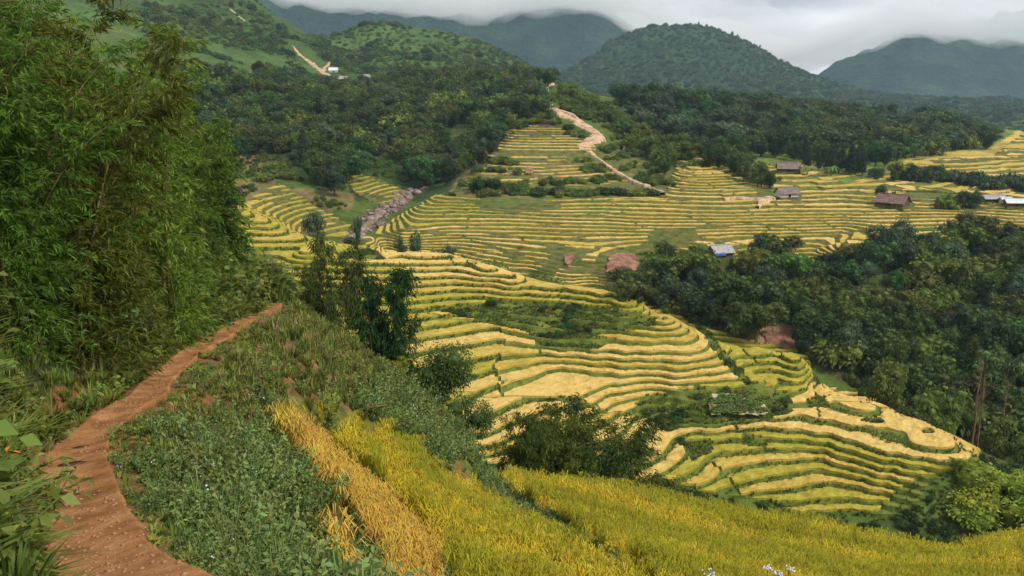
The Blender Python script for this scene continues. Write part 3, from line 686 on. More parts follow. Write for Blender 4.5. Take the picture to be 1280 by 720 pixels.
def tree_me(kind, seed):
    """foliage and wood of one tree, base at the origin, about 8 m tall: (V, F, material) twice"""
    global rng
    rng = np.random.default_rng(seed * 101 + 5)
    wood = []
    if kind == 'broad':
        n = 15; h = 8.
        wood.append(tube([[0, 0, -.6], [.1, 0, 1.5], [.25, .1, 3.4], [.1, .2, 5.6]], [.26, .21, .16, .06], 7) + (0,))
        C, Rr = [], []
        for i in range(n):
            a = rng.random() * 6.28; z = 2.2 + 4.6 * (i + .5) / n; rr = (2.5 * math.sin(math.pi * min(1, (z - .6) / 7.4)) ** .7) * (.45 + .6 * rng.random())
            c = np.array([math.cos(a) * rr, math.sin(a) * rr, z]); C.append(c); Rr.append(.75 + .65 * rng.random())
            if i % 2 == 0: wood.append(tube([[.15, .1, max(1.2, z - 2.2)], list(c * [.5, .5, 1] - [0, 0, .6]), list(c)], [.10, .06, .02], 4) + (0,))
        C.append(np.array([.1, .1, 7.1])); Rr.append(1.0); C = np.array(C); Rr = np.array(Rr)
        fol = [lumps(C, Rr) + (0,), shell_leaves(C, Rr, 3400, .34, .20) + (0,)]
    elif kind == 'fine':                                        # nearer tree: many small leaves
        n = 22; wood.append(tube([[0, 0, -.6], [.1, 0, 1.5], [.25, .1, 3.4], [.1, .2, 5.6]], [.22, .18, .13, .05], 7) + (0,)); C, Rr = [], []
        for i in range(n):
            a = rng.random() * 6.28; z = 1.2 + 5.8 * (i + .5) / n; rr = (2.5 * math.sin(math.pi * min(1, (z + .4) / 8.2)) ** .7) * (.35 + .75 * rng.random())
            c = np.array([math.cos(a) * rr, math.sin(a) * rr, z]); C.append(c); Rr.append(.45 + .65 * rng.random())
            wood.append(tube([[.15, .1, max(.8, z - 2.2)], list(c * [.5, .5, 1] - [0, 0, .6]), list(c * [1.15, 1.15, 1.03])], [.08, .05, .012], 4) + (0,))
        C = np.array(C); Rr = np.array(Rr); fol = [lumps(C, Rr * .8) + (0,), shell_leaves(C, Rr, 13000, .17, .075, 1, .8, .45) + (0,), shell_leaves(C, Rr * 1.25, 2500, .17, .07, 1, .9, .2) + (0,)]
    elif kind == 'bamboo':
        C, Rr = [], []
        for i in range(15):
            a = rng.random() * 6.28; lean = .35 + .9 * rng.random(); hh = 5.0 + 3.4 * rng.random(); t = np.linspace(0, 1, 7)
            x = .35 * math.cos(a * 3) + math.cos(a) * lean * 2.2 * t ** 2.2; y = .35 * math.sin(a * 3) + math.sin(a) * lean * 2.2 * t ** 2.2; z = hh * (t - .16 * lean * t ** 3)
            p = np.stack([x, y, z - .3], 1); wood.append(tube(p, np.linspace(.06, .015, 7), 4) + (0,))
            for tt in (.35, .5, .64, .78, .92, 1.02):
                q = np.array([np.interp(tt, t, x), np.interp(tt, t, y), np.interp(tt, t, z)]); d = rng.normal(size=3) * [.38, .38, .15]
                C.append(q + d + [math.cos(a) * .25 * tt, math.sin(a) * .25 * tt, -.25 * (tt > .9)]); Rr.append(.46 + .36 * rng.random())
        C = np.array(C); Rr = np.array(Rr)
        fol = [lumps(C, Rr * .85) + (0,), shell_leaves(C, Rr, 4600, .46, .11, 1.1, .5, .75, .35) + (0,)]
    elif kind == 'plume':                                       # bamboo whose heads hang in heavy rounded plumes
        C, Rr = [], []
        for i in range(13):
            a = i * 2.4 + rng.random(); lean = .5 + .9 * rng.random(); hh = 4.2 + 4.0 * rng.random(); t = np.linspace(0, 1.25, 9)
            x = math.cos(a) * (.3 + lean * 2.1 * t ** 2); y = math.sin(a) * (.3 + lean * 2.1 * t ** 2); z = hh * (1.12 * t - .34 * t ** 3.2)
            p = np.stack([x, y, z - .3], 1); wood.append(tube(p, np.linspace(.07, .015, 9), 4) + (0,))
            for k in range(9):
                tt = .45 + .8 * k / 8; q = np.array([np.interp(tt, t, x), np.interp(tt, t, y), np.interp(tt, t, z)])
                C.append(q + rng.normal(size=3) * [.22, .22, .15]); Rr.append((.45 + .42 * math.sin(math.pi * k / 9)) * (.85 + .4 * rng.random()))
        C = np.array(C); Rr = np.array(Rr)
        fol = [lumps(C, Rr * .9) + (0,), shell_leaves(C, Rr, 5200, .40, .12, 1.0, .55, .7, .35) + (0,)]
    elif kind == 'pine':
        wood.append(tube([[0, 0, -.5], [0, 0, 4], [.05, 0, 8.]], [.17, .11, .02], 6) + (0,)); C, Rr = [], []
        for i in range(16):
            z = 1.6 + 6.2 * i / 15; r0 = (1.35 * (1 - (z - 1.2) / 7.4) + .12)
            for j in range(4):
                a = rng.random() * 6.28; C.append(np.array([math.cos(a) * r0 * .55, math.sin(a) * r0 * .55, z + rng.normal() * .15])); Rr.append(r0 * .5 + .12)
        C = np.array(C); Rr = np.array(Rr); fol = [lumps(C, Rr * .8) + (0,), shell_leaves(C, Rr, 2600, .36, .09, .6, .7, .35) + (0,)]
    elif kind == 'shrub':
        wood.append(tube([[0, 0, -.3], [.05, 0, .5], [0, .1, 1.2]], [.06, .05, .02], 4) + (0,)); C, Rr = [], []
        for i in range(11):
            a = rng.random() * 6.28; r_ = 1.15 * rng.random() ** .5; C.append(np.array([math.cos(a) * r_, math.sin(a) * r_, .5 + .9 * rng.random() * (1 - r_ / 1.6)])); Rr.append(.38 + .3 * rng.random())
        C = np.array(C); Rr = np.array(Rr); fol = [lumps(C, Rr) + (0,), shell_leaves(C, Rr, 1100, .24, .13) + (0,)]
    elif kind == 'feather':                                     # nearer, airy bamboo with visible sprays
        P, D = [], []
        for i in range(13):
            a = rng.random() * 6.28; lean = .3 + .9 * rng.random(); hh = 5.0 + 3.2 * rng.random(); t = np.linspace(0, 1, 9)
            x = .3 * math.cos(a * 5) + math.cos(a) * lean * 1.9 * t ** 2.2; y = .3 * math.sin(a * 5) + math.sin(a) * lean * 1.9 * t ** 2.2; z = hh * (t - .14 * lean * t ** 3)
            p = np.stack([x, y, z - .3], 1); wood.append(tube(p, np.linspace(.045, .010, 9), 4) + (0,))
            for tt in np.arange(.14, 1.0, .045):
                q = np.array([np.interp(tt, t, x), np.interp(tt, t, y), np.interp(tt, t, z - .3)])
                for b in range(2):
                    az = rng.random() * 6.28; Ln = (.5 + .8 * rng.random()) * (1.15 - .6 * tt); n = 5
                    s = np.linspace(.25, 1, n)[:, None]; dd = np.array([math.cos(az), math.sin(az), .35])
                    pp = q + dd * s * Ln - np.array([0, 0, 1]) * (s * Ln) ** 2 * .35
                    P.append(np.repeat(pp, 13, 0)); D.append(np.repeat(dd[None] - [0, 0, .9], n * 13, 0) + rng.normal(size=(n * 13, 3)) * .75)
        P = np.concatenate(P); D = np.concatenate(D); n = len(P)
        P = P + rng.normal(size=P.shape) * .09
        fol = [leaves(P, D, .19 * (.7 + .6 * rng.random(n)), .038) + (0,)]
    elif kind == 'banana':
        wood.append(tube([[0, 0, -.3], [0, 0, 1.6], [.05, 0, 2.6]], [.16, .13, .09], 7) + (0,)); fol = []
        for i in range(11):
            a = i * 2.4; n = 7; t = np.linspace(0, 1, n); L_ = 2.6 + .8 * rng.random(); up = .5 + .7 * rng.random()
            cx = t * L_ * .8; cz_ = 2.4 + up * 2.4 * t - 2.6 * t ** 2.3; w_ = .34 * np.sin(math.pi * np.clip(t * .95 + .05, 0, 1)) ** .6
            ca, sa = math.cos(a), math.sin(a); V = []
            for j in range(n):
                for sgn in (-1, 0, 1): V.append([ca * cx[j] - sa * sgn * w_[j], sa * cx[j] + ca * sgn * w_[j], cz_[j] - .12 * abs(sgn)])
            F = []
            for j in range(n - 1):
                for q in (0, 1): b = j * 3 + q; F += [[b, b + 1, b + 4], [b, b + 4, b + 3]]
            fol.append((np.array(V), np.array(F), 0))
    elif kind == 'dead':
        fol = []; wood.append(tube([[0, 0, -.5], [.1, 0, 3], [.0, .1, 6], [.25, .1, 9]], [.16, .13, .09, .02], 6) + (0,))
        for i in range(16):
            z = 3 + 5.5 * rng.random(); a = rng.random() * 6.28; l = .6 + 1.1 * rng.random()
            wood.append(tube([[.05, 0, z], [math.cos(a) * l * .5, math.sin(a) * l * .5, z + l * .7], [math.cos(a) * l * .8, math.sin(a) * l * .8, z + l * 1.5]], [.04, .025, .01], 4) + (0,))
    return (join(fol) if fol else None), join(wood)
PROTO = {}
def proto(kind, leaf, seed):
    k = (kind, leaf, seed)
    if k not in PROTO:
        kk = (kind, seed)
        if kk not in PROTO: PROTO[kk] = tree_me(kind, seed)
        fol, wood = PROTO[kk]
        wm = M['culm'] if kind in ('bamboo', 'plume', 'feather') else M['deadwood'] if kind == 'dead' else M['bark']
        fo = mesh_np('crown', fol[0], fol[1], [M[leaf]]) if fol else None
        wo = mesh_np('trunk', wood[0], wood[1], [wm], True)
        if fol:
            V, F, MI = join([(fol[0], fol[1], 0), (wood[0], wood[1], 1)]); both = mesh_np('tree', V, F, [M[leaf], wm], False, MI)
        else: both = wo
        PROTO[k] = (fo, wo, both)
    return PROTO[k]
M['leaf_lime'] = leafy('lime_green_young_leaves', (.10, .15, .012), (.26, .34, .025), (.42, .48, .06), rand=.12)
NAMES = {'fine': ('leafy_tree', 'tree', 'leafy tree'), 'broad': ('broadleaf_tree', 'tree', 'broadleaf tree'), 'bamboo': ('bamboo_clump', 'bamboo', 'bamboo clump'), 'plume': ('plumed_bamboo', 'bamboo', 'drooping bamboo clump'), 'pine': ('conifer_tree', 'tree', 'conifer'),
         'shrub': ('shrub', 'shrub', 'shrub'), 'feather': ('feathery_bamboo', 'bamboo', 'feathery bamboo clump'), 'banana': ('banana_plant', 'banana plant', 'banana plant'), 'dead': ('dead_tree', 'dead tree', 'bare dead tree')}
PH = {'fine': 8.1, 'broad': 8.1, 'bamboo': 7.6, 'plume': 6.9, 'pine': 8.1, 'shrub': 1.75, 'feather': 6.5, 'banana': 3.6, 'dead': 9.6}
def tree(kind, leaf, seed, x, y, h, wide=1.0, label=None, group=None, parts=True, z=None, rz=None, name=None):
    fo, wo, both = proto(kind, leaf, seed); s = h / PH[kind]
    rz = random.Random(int(x * 13 + y * 7)).random() * 6.28 if rz is None else rz
    z = float(Hg(x, y)) - .05 if z is None else z
    nm = name or NAMES[kind][0]
    if parts:
        o = empty(nm, (x, y, z), rz, (s * wide, s * wide, s))
        link('stem' if kind in ('shrub', 'banana') else 'culms' if kind in ('bamboo', 'plume', 'feather') else 'trunk', wo, o)
        if fo: link('leaves' if kind in ('shrub', 'banana') else 'crown', fo, o)
    else: o = link(nm, both, None, (x, y, z), rz, (s * wide, s * wide, s))
    tag(o, label, NAMES[kind][1], group)
    return o
def tree_at(kind, leaf, seed, u, vtop, Y, wide=1.0, label=None, group=None, **k):
    """stands on the land Y metres away in the direction of u; its top is seen at vtop"""
    w, t = wT(u, vtop); x = float(w) * Y; z = float(Hg(x, Y)); h = float(t) * Y - z
    return tree(kind, leaf, seed, x, Y, max(h, .5), wide, label, group, **k)
def scatter(name, label, src, P, rz, sc, tilt=None, cat=None):
    """plants nobody could count: copies of a plant that stands in the scene, one at each point"""
    me = bpy.data.meshes.new(name); n = len(P)
    me.vertices.add(n); me.vertices.foreach_set('co', np.asarray(P, np.float32).ravel())
    a = me.attributes.new('turn', 'FLOAT_VECTOR', 'POINT'); r = np.zeros((n, 3), np.float32); r[:, 2] = rz
    if tilt is not None: r[:, :2] = tilt
    a.data.foreach_set('vector', r.ravel())
    b = me.attributes.new('size', 'FLOAT', 'POINT'); b.data.foreach_set('value', np.broadcast_to(sc, n).astype(np.float32))
    o = link(name, me); md = o.modifiers.new('spread', 'NODES')
    g = bpy.data.node_groups.new(name, 'GeometryNodeTree'); md.node_group = g
    g.interface.new_socket('Geometry', in_out='INPUT', socket_type='NodeSocketGeometry'); g.interface.new_socket('Geometry', in_out='OUTPUT', socket_type='NodeSocketGeometry')
    gi = g.nodes.new('NodeGroupInput'); go = g.nodes.new('NodeGroupOutput'); iop = g.nodes.new('GeometryNodeInstanceOnPoints')
    oi = g.nodes.new('GeometryNodeObjectInfo'); oi.inputs['Object'].default_value = src; oi.inputs['As Instance'].default_value = True; oi.transform_space = 'ORIGINAL'
    na = g.nodes.new('GeometryNodeInputNamedAttribute'); na.data_type = 'FLOAT_VECTOR'; na.inputs['Name'].default_value = 'turn'
    nb = g.nodes.new('GeometryNodeInputNamedAttribute'); nb.data_type = 'FLOAT'; nb.inputs['Name'].default_value = 'size'
    lk = g.links.new
    lk(gi.outputs[0], iop.inputs['Points']); lk(oi.outputs['Geometry'], iop.inputs['Instance']); lk(na.outputs['Attribute'], iop.inputs['Rotation']); lk(nb.outputs['Attribute'], iop.inputs['Scale']); lk(iop.outputs[0], go.inputs[0])
    tag(o, label, cat, None, 'stuff'); return o
def jgrid(x0, x1, y0, y1, d, r):
    X, Y = np.meshgrid(np.arange(x0, x1, d), np.arange(y0, y1, d)); X = X.ravel() + (r.random(X.size) - .5) * d * .95; Y = Y.ravel() + (r.random(Y.size) - .5) * d * .95
    return X, Y
def seen(X, Y):
    Z = Hg(X, Y); u, v = proj(X, Y, Z); return Z, u, v

# ------------------------------------------------------------------ the footpath
ctr = [((215-130)/2+120,745,6.5),(128,700,7.7),(112,657,9),(98,615,10.7),(93,577,12.6),(115,545,14.5),(152,520,16.3),(183,498,18),(198,480,20),(218,460,22.3),(246,441,25.5),(283,418,30),(303,405,34),(324,396,38),(346,385,44)]
hw = [.55,.55,.56,.58,.54,.52,.50,.50,.40,.42,.42,.40,.36,.36,.30]
cp = np.array([(float(wT(u, v)[0]) * Y, Y) for u, v, Y in ctr]); cp = np.vstack([[cp[0] + (cp[0] - cp[1]) * 2], cp]); hw = [hw[0]] + hw
tt = np.arange(len(cp)); ti = np.linspace(0, len(cp) - 1, 900)
def cr(a):
    i = np.clip(ti.astype(int), 0, len(cp) - 2); f = ti - i; g = lambda k: a[np.clip(i + k, 0, len(cp) - 1)]
    return .5 * (2 * g(0) + (g(1) - g(-1)) * f + (2 * g(-1) - 5 * g(0) + 4 * g(1) - g(2)) * f ** 2 + (3 * g(0) - g(-1) - 3 * g(1) + g(2)) * f ** 3)
px_, py_ = cr(cp[:, 0]), cr(cp[:, 1]); tg = unit(np.stack([np.gradient(px_), np.gradient(py_)], 1)); nr = np.stack([-tg[:, 1], tg[:, 0]], 1); hwi = np.interp(ti, tt, hw)
hwi = hwi * (1 + .10 * fbm(ti * 1.3, ti * 0, 3, 91))
hwi = hwi * .88
cs = np.linspace(-1, 1, 33)
XX = px_[:, None] + nr[:, :1] * cs * hwi[:, None]; YY = py_[:, None] + nr[:, 1:] * cs * hwi[:, None]
edge_n = fbm(XX * 2.2, YY * 2.2, 3, 92) * .06 * np.abs(cs) ** 3; XX += nr[:, :1] * edge_n; YY += nr[:, 1:] * edge_n
zc = Hg(px_, py_); zc = np.convolve(np.pad(zc, 30, mode='edge'), np.ones(61) / 61, 'valid')[:, None]
ZZ = zc * .8 + Hg(XX, YY) * .2 + .13 - .05 * (1 - cs ** 2) + .016 * fbm(XX * 1.5, YY * 1.5, 3, 93) + .016 * fbm(XX * 6, YY * 6, 4, 94)
ZZ[:, 0] -= .3; ZZ[:, -1] -= .3; ZZ[:, 1] -= .05; ZZ[:, -2] -= .05
ip = np.arange(XX.size).reshape(XX.shape); Fp = np.stack([ip[:-1, :-1], ip[1:, :-1], ip[1:, 1:], ip[:-1, 1:]], -1).reshape(-1, 4)
tag(link('dirt_path', mesh_np('dirt_path', np.stack([XX.ravel(), YY.ravel(), ZZ.ravel()], 1), Fp, [M['path']], True)), kind='structure')
def pathdist(X, Y):
    d = np.full(X.shape, 99.)
    for i in range(0, len(px_), 8): d = np.minimum(d, np.hypot(X - px_[i], Y - py_[i]) - hwi[i])
    return d
def side(X, Y):
    """+ on the uphill (left) side of the path"""
    best = np.full(X.shape, 1e9); s = np.zeros(X.shape)
    for i in range(0, len(px_), 8):
        q = np.hypot(X - px_[i], Y - py_[i]); k = q < best; best[k] = q[k]; s[k] = ((X - px_[i]) * nr[i, 0] + (Y - py_[i]) * nr[i, 1])[k]
    return s

# ------------------------------------------------------------------ small plants of the near slope
def plant(name, label, cat, me, u, v):
    p = at(u, v, 3, 62); o = link(name, me, None, p); tag(o, label, cat); return o
def weed_me(seed, n=110, L=.062, spread=.2, h=.28, mat='leaf_weed', fl=0):
    global rng
    rng = np.random.default_rng(seed)
    st = []; P, D = [], []
    for i in range(9):
        a = rng.random() * 6.28; r_ = spread * (.4 + rng.random()); hh = h * (.6 + .7 * rng.random())
        e = np.array([math.cos(a) * r_, math.sin(a) * r_, hh]); t = np.linspace(0, 1, 4)[:, None]; st.append(tube(e * t * [1, 1, 1], .006, 3) + (0,))
        k = n // 9; s = rng.random((k, 1)) * .8 + .25; P.append(e * s); D.append(rng.normal(size=(k, 3)) + [math.cos(a) * .5, math.sin(a) * .5, .25])
    P = np.concatenate(P); D = np.concatenate(D)
    parts = st + [leaves(P, D, L * (.6 + .8 * rng.random(len(P))), L * .55) + (0,)]
    if fl:
        C = P[rng.choice(len(P), fl)] + [0, 0, h * .35]; v, f = lumps(C, np.full(fl, .022), .1); parts.append((v, f, 1))
    V, F, MI = join(parts); return mesh_np('plant', V, F, [M[mat], M['flower']], False, MI)
def tuft_me(seed, n=26, h=.45, wd=.014, mat='leaf_fern', lean=.5, mat2=None):
    global rng
    rng = np.random.default_rng(seed)
    a = rng.random(n) * 6.28; l = lean * rng.random(n); hh = h * (.5 + .6 * rng.random(n)); b = np.stack([np.cos(a) * .06, np.sin(a) * .06, a * 0 - .04], 1) * (rng.random((n, 1)) + .3)
    m_ = b + np.stack([np.cos(a) * l * hh * .4, np.sin(a) * l * hh * .4, hh * .6], 1); t = b + np.stack([np.cos(a) * l * hh * 1.1, np.sin(a) * l * hh * 1.1, hh * (1 - .35 * l)], 1)
    sd = np.stack([-np.sin(a), np.cos(a), a * 0], 1) * wd
    V = np.stack([b - sd, b + sd, m_ + sd, m_ - sd, t], 1).reshape(-1, 3); i = np.arange(n)[:, None] * 5
    F = np.concatenate([i + [[0, 1, 2]], i + [[0, 2, 3]], i + [[3, 2, 4]]])
    return V, F
def tuft(seed, mat='leaf_fern', **k):
    V, F = tuft_me(seed, **k); return mesh_np('tuft', V, F, [M[mat]])
def rice_me(seed, leaf='rice_leaf', head='rice_head'):
    V, F = tuft_me(seed, n=16, h=.70, wd=.008, lean=.4)
    n = 12; a = rng.random(n) * 6.28; l = .10 + .14 * rng.random(n); hh = .62 + .16 * rng.random(n)
    b = np.stack([np.cos(a) * l * .5, np.sin(a) * l * .5, hh * .82], 1); m_ = np.stack([np.cos(a) * l * 1.1, np.sin(a) * l * 1.1, hh + .03], 1); t = np.stack([np.cos(a) * (l * 1.2 + .10), np.sin(a) * (l * 1.2 + .10), hh - .10], 1)
    sd = np.stack([-np.sin(a), np.cos(a), a * 0], 1) * .012
    V2 = np.stack([b - sd * .3, b + sd * .3, m_ + sd, m_ - sd, t + sd * .5, t - sd * .5], 1).reshape(-1, 3); i = np.arange(n)[:, None] * 6
    F2 = np.concatenate([i + [[0, 1, 2]], i + [[0, 2, 3]], i + [[3, 2, 4]], i + [[3, 4, 5]]])
    Vj, Fj, MI = join([(V, F, 0), (V2, F2, 1)]); return mesh_np('rice', Vj, Fj, [M[leaf], M[head]], False, MI)

# rice of the near fields
STEP_N = 1.5
FIELDS = [('orange_rice_strip', 'strip of overripe orange rice running down beside the weedy slope', [(340,499),(372,503),(430,560),(500,622),(545,672),(556,740),(494,740),(484,682),(446,622),(394,560)], 'o'),
          ('orange_rice_patch', 'small patch of overripe orange rice among the weeds', [(402,640),(420,630),(438,650),(446,690),(444,745),(408,745)], 'o'),
          ('rice_field', 'yellow rice field sloping down the near hillside', [(394,518),(440,524),(505,548),(552,588),(618,632),(708,680),(832,740),(575,745),(565,690),(520,632),(450,570)], 'y'),
          ('rice_field', 'wide golden rice field along the lower edge of the near hillside', [(608,566),(700,588),(800,606),(900,627),(1000,652),(1100,673),(1205,700),(1300,735),(1420,760),(900,760),(800,700),(715,652),(640,606),(600,572)], 'y'),
          ('rice_field', 'yellow rice on the rounded knoll past the golden field', [(1200,694),(1230,676),(1300,668),(1420,660),(1420,750),(1290,728)], 'y')]
r_ = np.random.default_rng(3)
X, Y = jgrid(-8, 64, 11, 62, .20, r_); keep = r_.random(X.size) < np.clip(26 / Y, .45, 1) ; X, Y = X[keep], Y[keep]
H = Hg(X, Y); u, v = proj(X, Y, H + .9); n = fbm(X / 1.5, Y / 1.5, 3, 95) * 6
q = (H + .5 * fbm(X / 6, Y / 6, 2, 96)) / STEP_N; t = q - np.floor(q)
src = {}
for k, lf, hd in (('o', 'rice_leaf_o', 'rice_head_o'), ('y', 'rice_leaf', 'rice_head')):
    src[k] = [rice_me(s, lf, hd) for s in (1, 2)] + [rice_me(3, lf, 'rice_leaf' if k == 'y' else hd)]
for fi, (nm, lb, poly, kd) in enumerate(FIELDS):
    m = inpoly(u + n, v + n * .5, poly)
    if kd == 'y': m &= t > .20
    if fi == 2: m &= ~inpoly(u, v, FIELDS[0][2])
    ids = np.nonzero(m)[0]
    z = H + (STEP_N * .8 * (1 - t) if kd == 'y' else .12)
    big = np.clip(Y / 34, .92, 1.35); sel = np.where((t[ids] < .28 + .62 * _hash(np.floor(q[ids]), np.zeros(len(ids)), 9) ** 1.5 + .15 * fbm(X[ids] / 7, Y[ids] / 7, 3, 101)) & (kd == 'y'), 2, r_.integers(0, 2, len(ids)));  sc = (.85 + .3 * r_.random(len(ids))) * big[ids] * (1 + .12 * fbm(X[ids] / 3, Y[ids] / 3, 3, 97))
    rz = r_.random(len(ids)) * 6.28; tl = r_.normal(size=(len(ids), 2)) * .12
    for s in range(3):
        j = ids[sel == s]
        if len(j) < 3: continue
        k0 = j[np.argmin(np.abs(u[j] - u[ids].mean()) + np.abs(v[j] - v[ids].mean()))]
        so = link('rice_plant', src[kd][s], None, (X[k0], Y[k0], z[k0]))
        tag(so, '%s rice plant in the %s' % (('drooping', 'full-headed', 'leafy upright')[s], ' '.join(lb.split()[:9])), 'rice plant', 'rice plants in the near fields')
        scatter(nm, lb, so, np.stack([X[j], Y[j], z[j]], 1), rz[sel == s], sc[sel == s], tl[sel == s])
# weeds, grass, shrubs on the slope
X, Y = jgrid(-26, 34, 5.2, 62, .23, r_); keep = r_.random(X.size) < np.clip(16 / Y, .32, 1); X, Y = X[keep], Y[keep]
H = Hg(X, Y); u, v = proj(X, Y, H); pd = pathdist(X, Y); sd_ = side(X, Y)
rice = np.zeros(X.shape, bool)
for f in FIELDS: rice |= inpoly(u, v, f[2])
gap = rice & (t[:1].mean() > -1)
nn = fbm(X / 2.2, Y / 2.2, 4, 98); n2 = fbm(X / 3.5, Y / 3.5, 3, 99)
vis = (u > -200) & (u < 1500) & (v < 900)
base = vis & (pd > .10) & ~rice
soil = (fbm(X / 2.6, Y / 2.6, 5, 11, .6) > np.where(v + (u - 200) * .25 < 560, .04, .22)) & (Y > 13) & (r_.random(X.size) < .8)
slope = base & (sd_ < 0) & ~soil
lush = slope & (v + (u - 200) * .25 + nn * 60 + n2 * 40 > 560)
bankside = base & (sd_ > 0)
earthy = bankside & (pd > .35) & (pd < 1.6) & (nn > -.25) & (Y > 11)
lush_dens = .95; 
kinds = [
 ('leafy_weeds', 'leafy blue-green weeds covering the slope below the path', weed_me(11), (300, 640), lush & (nn > -.35), .85, 1.15),
 ('flowering_weeds', 'weeds with tiny lilac flowers beside the path', weed_me(12, fl=4, L=.055), (250, 660), lush & (nn > .05), .30, 1.1),
 ('low_weeds', 'low mixed weeds on the upper slope', weed_me(13, L=.06, h=.2, mat='leaf_fern'), (330, 470), slope & (~lush | (n2 > .1)) & (nn > -.18), .7, 1.0),
 ('grass', 'short grass along the path edges and on the slope', tuft(14, n=30, h=.3), (240, 520), base & (pd < 6) & (nn < .35), .55, 1.0),
 ('edge_grass', 'very short grass at the edges of the path', tuft(18, n=34, h=.13, wd=.012, lean=1.2), (176, 560), vis & (pd > -.05) & (pd < 1.1) & ((nn < .3) | (pd > .12)), .95, 1.0),
 ('dry_stalks', 'dry reddish stalks among the weeds', tuft(15, 'leaf_dry', n=16, h=.42, wd=.009), (380, 480), slope & (~lush | (nn > .15)) & (nn > -.35), .55, .9),
 ('bank_grass', 'long grass and ferns hanging over the bank above the path', tuft(16, n=34, h=.62, wd=.018, lean=1.1), (150, 440), bankside & ~earthy & (pd > .15), .8, 1.3),
 ('bank_weeds', 'green weeds on the bank above the path', weed_me(17, L=.13, h=.4, spread=.3, mat='leaf_fern'), (60, 640), bankside & ~earthy & (pd > .25), .6, 1.25)]
for nm, lb, me, (pu, pv), m, dens, sc in kinds:
    j = np.nonzero(m & (r_.random(X.size) < dens))[0]
    src_o = plant({'grass': 'grass_tuft', 'dry_stalks': 'dry_stalk_tuft', 'bank_grass': 'grass_tuft', 'edge_grass': 'grass_tuft'}.get(nm, 'weed_plant'), lb.split(' ')[0] + ' plant of its kind standing near the path, ' + {'edge_grass': 'tiny cropped blades', 'leafy_weeds': 'blue-green rosette', 'flowering_weeds': 'lilac flower heads', 'low_weeds': 'small green leaves', 'grass': 'thin short blades', 'dry_stalks': 'thin reddish stems', 'bank_grass': 'long drooping blades', 'bank_weeds': 'large pale leaves'}[nm], 'plant', me, pu, pv)
    big = np.clip(Y[j] / 20, 1, 1.7) * np.clip((.35 if nm != 'edge_grass' else 1) + pd[j] * .7, .35, 1)
    scatter(nm, lb, src_o, np.stack([X[j], Y[j], H[j] - .02], 1), r_.random(len(j)) * 6.28, sc * big * (.7 + .7 * r_.random(len(j))), r_.normal(size=(len(j), 2)) * .15)
    print(nm, len(j), round(time.time() - T00, 1))
# ------------------------------------------------------------------ near bamboo thicket
def near_bamboo_me(seed, H_=10., nc=15, leafL=.22, leafW=.034):
    global rng
    rng = np.random.default_rng(seed)
    wood, P, D = [], [], []
    for i in range(nc):
        a = rng.random() * 6.28; b0 = rng.normal(size=2) * .45; lean = .25 + .75 * rng.random(); h = H_ * (.62 + .38 * rng.random()); t = np.linspace(0, 1, 12)
        x = b0[0] + math.cos(a) * lean * H_ * .30 * t ** 2.3; y = b0[1] + math.sin(a) * lean * H_ * .30 * t ** 2.3; z = h * (t - .12 * lean * t ** 4) - .4
        wood.append(tube(np.stack([x, y, z], 1), np.linspace(.045, .008, 12), 5) + (0,))
        for tt in np.arange(.06, 1.0, .034):
            q = np.array([np.interp(tt, t, x), np.interp(tt, t, y), np.interp(tt, t, z)])
            for b in range(2):
                az = rng.random() * 6.28; Ln = (.7 + 1.1 * rng.random()) * (1.2 - .7 * tt)
                dd = np.array([math.cos(az), math.sin(az), .55 * rng.random()]); s = np.linspace(.2, 1, 6)[:, None]
                pp = q + dd * s * Ln - np.array([0, 0, 1]) * (s * Ln) ** 2 * .28
                if b == 0: wood.append(tube(np.vstack([q, pp[2], pp[5]]), [.008, .006, .003], 3) + (0,))
                m = 8
                fan = rng.normal(size=(6, 3)) * .35 + dd * .9 + [0, 0, -.45]
                P.append(np.repeat(pp, m, 0)); D.append(np.repeat(fan, m, 0) + rng.normal(size=(6 * m, 3)) * .55)
    P = np.concatenate(P); D = np.concatenate(D); n = len(P); P = P + rng.normal(size=P.shape) * .035
    fo = leaves(P, D, leafL * (.65 + .6 * rng.random(n)), leafW * (.8 + .5 * rng.random(n)), .1, .2)
    return fo, join(wood)
NB = [near_bamboo_me(21), near_bamboo_me(22, 10, 13, .24, .036), near_bamboo_me(23, 9., 12, .34, .060)]
NBM = [(mesh_np('crown', f[0], f[1], [M[l]]), mesh_np('culms', w_[0], w_[1], [M['culm']], True)) for (f, w_), l in zip(NB, ('leaf_near', 'leaf_near', 'leaf_dark_near' if 'leaf_dark_near' in M else 'leaf_bamboo'))]
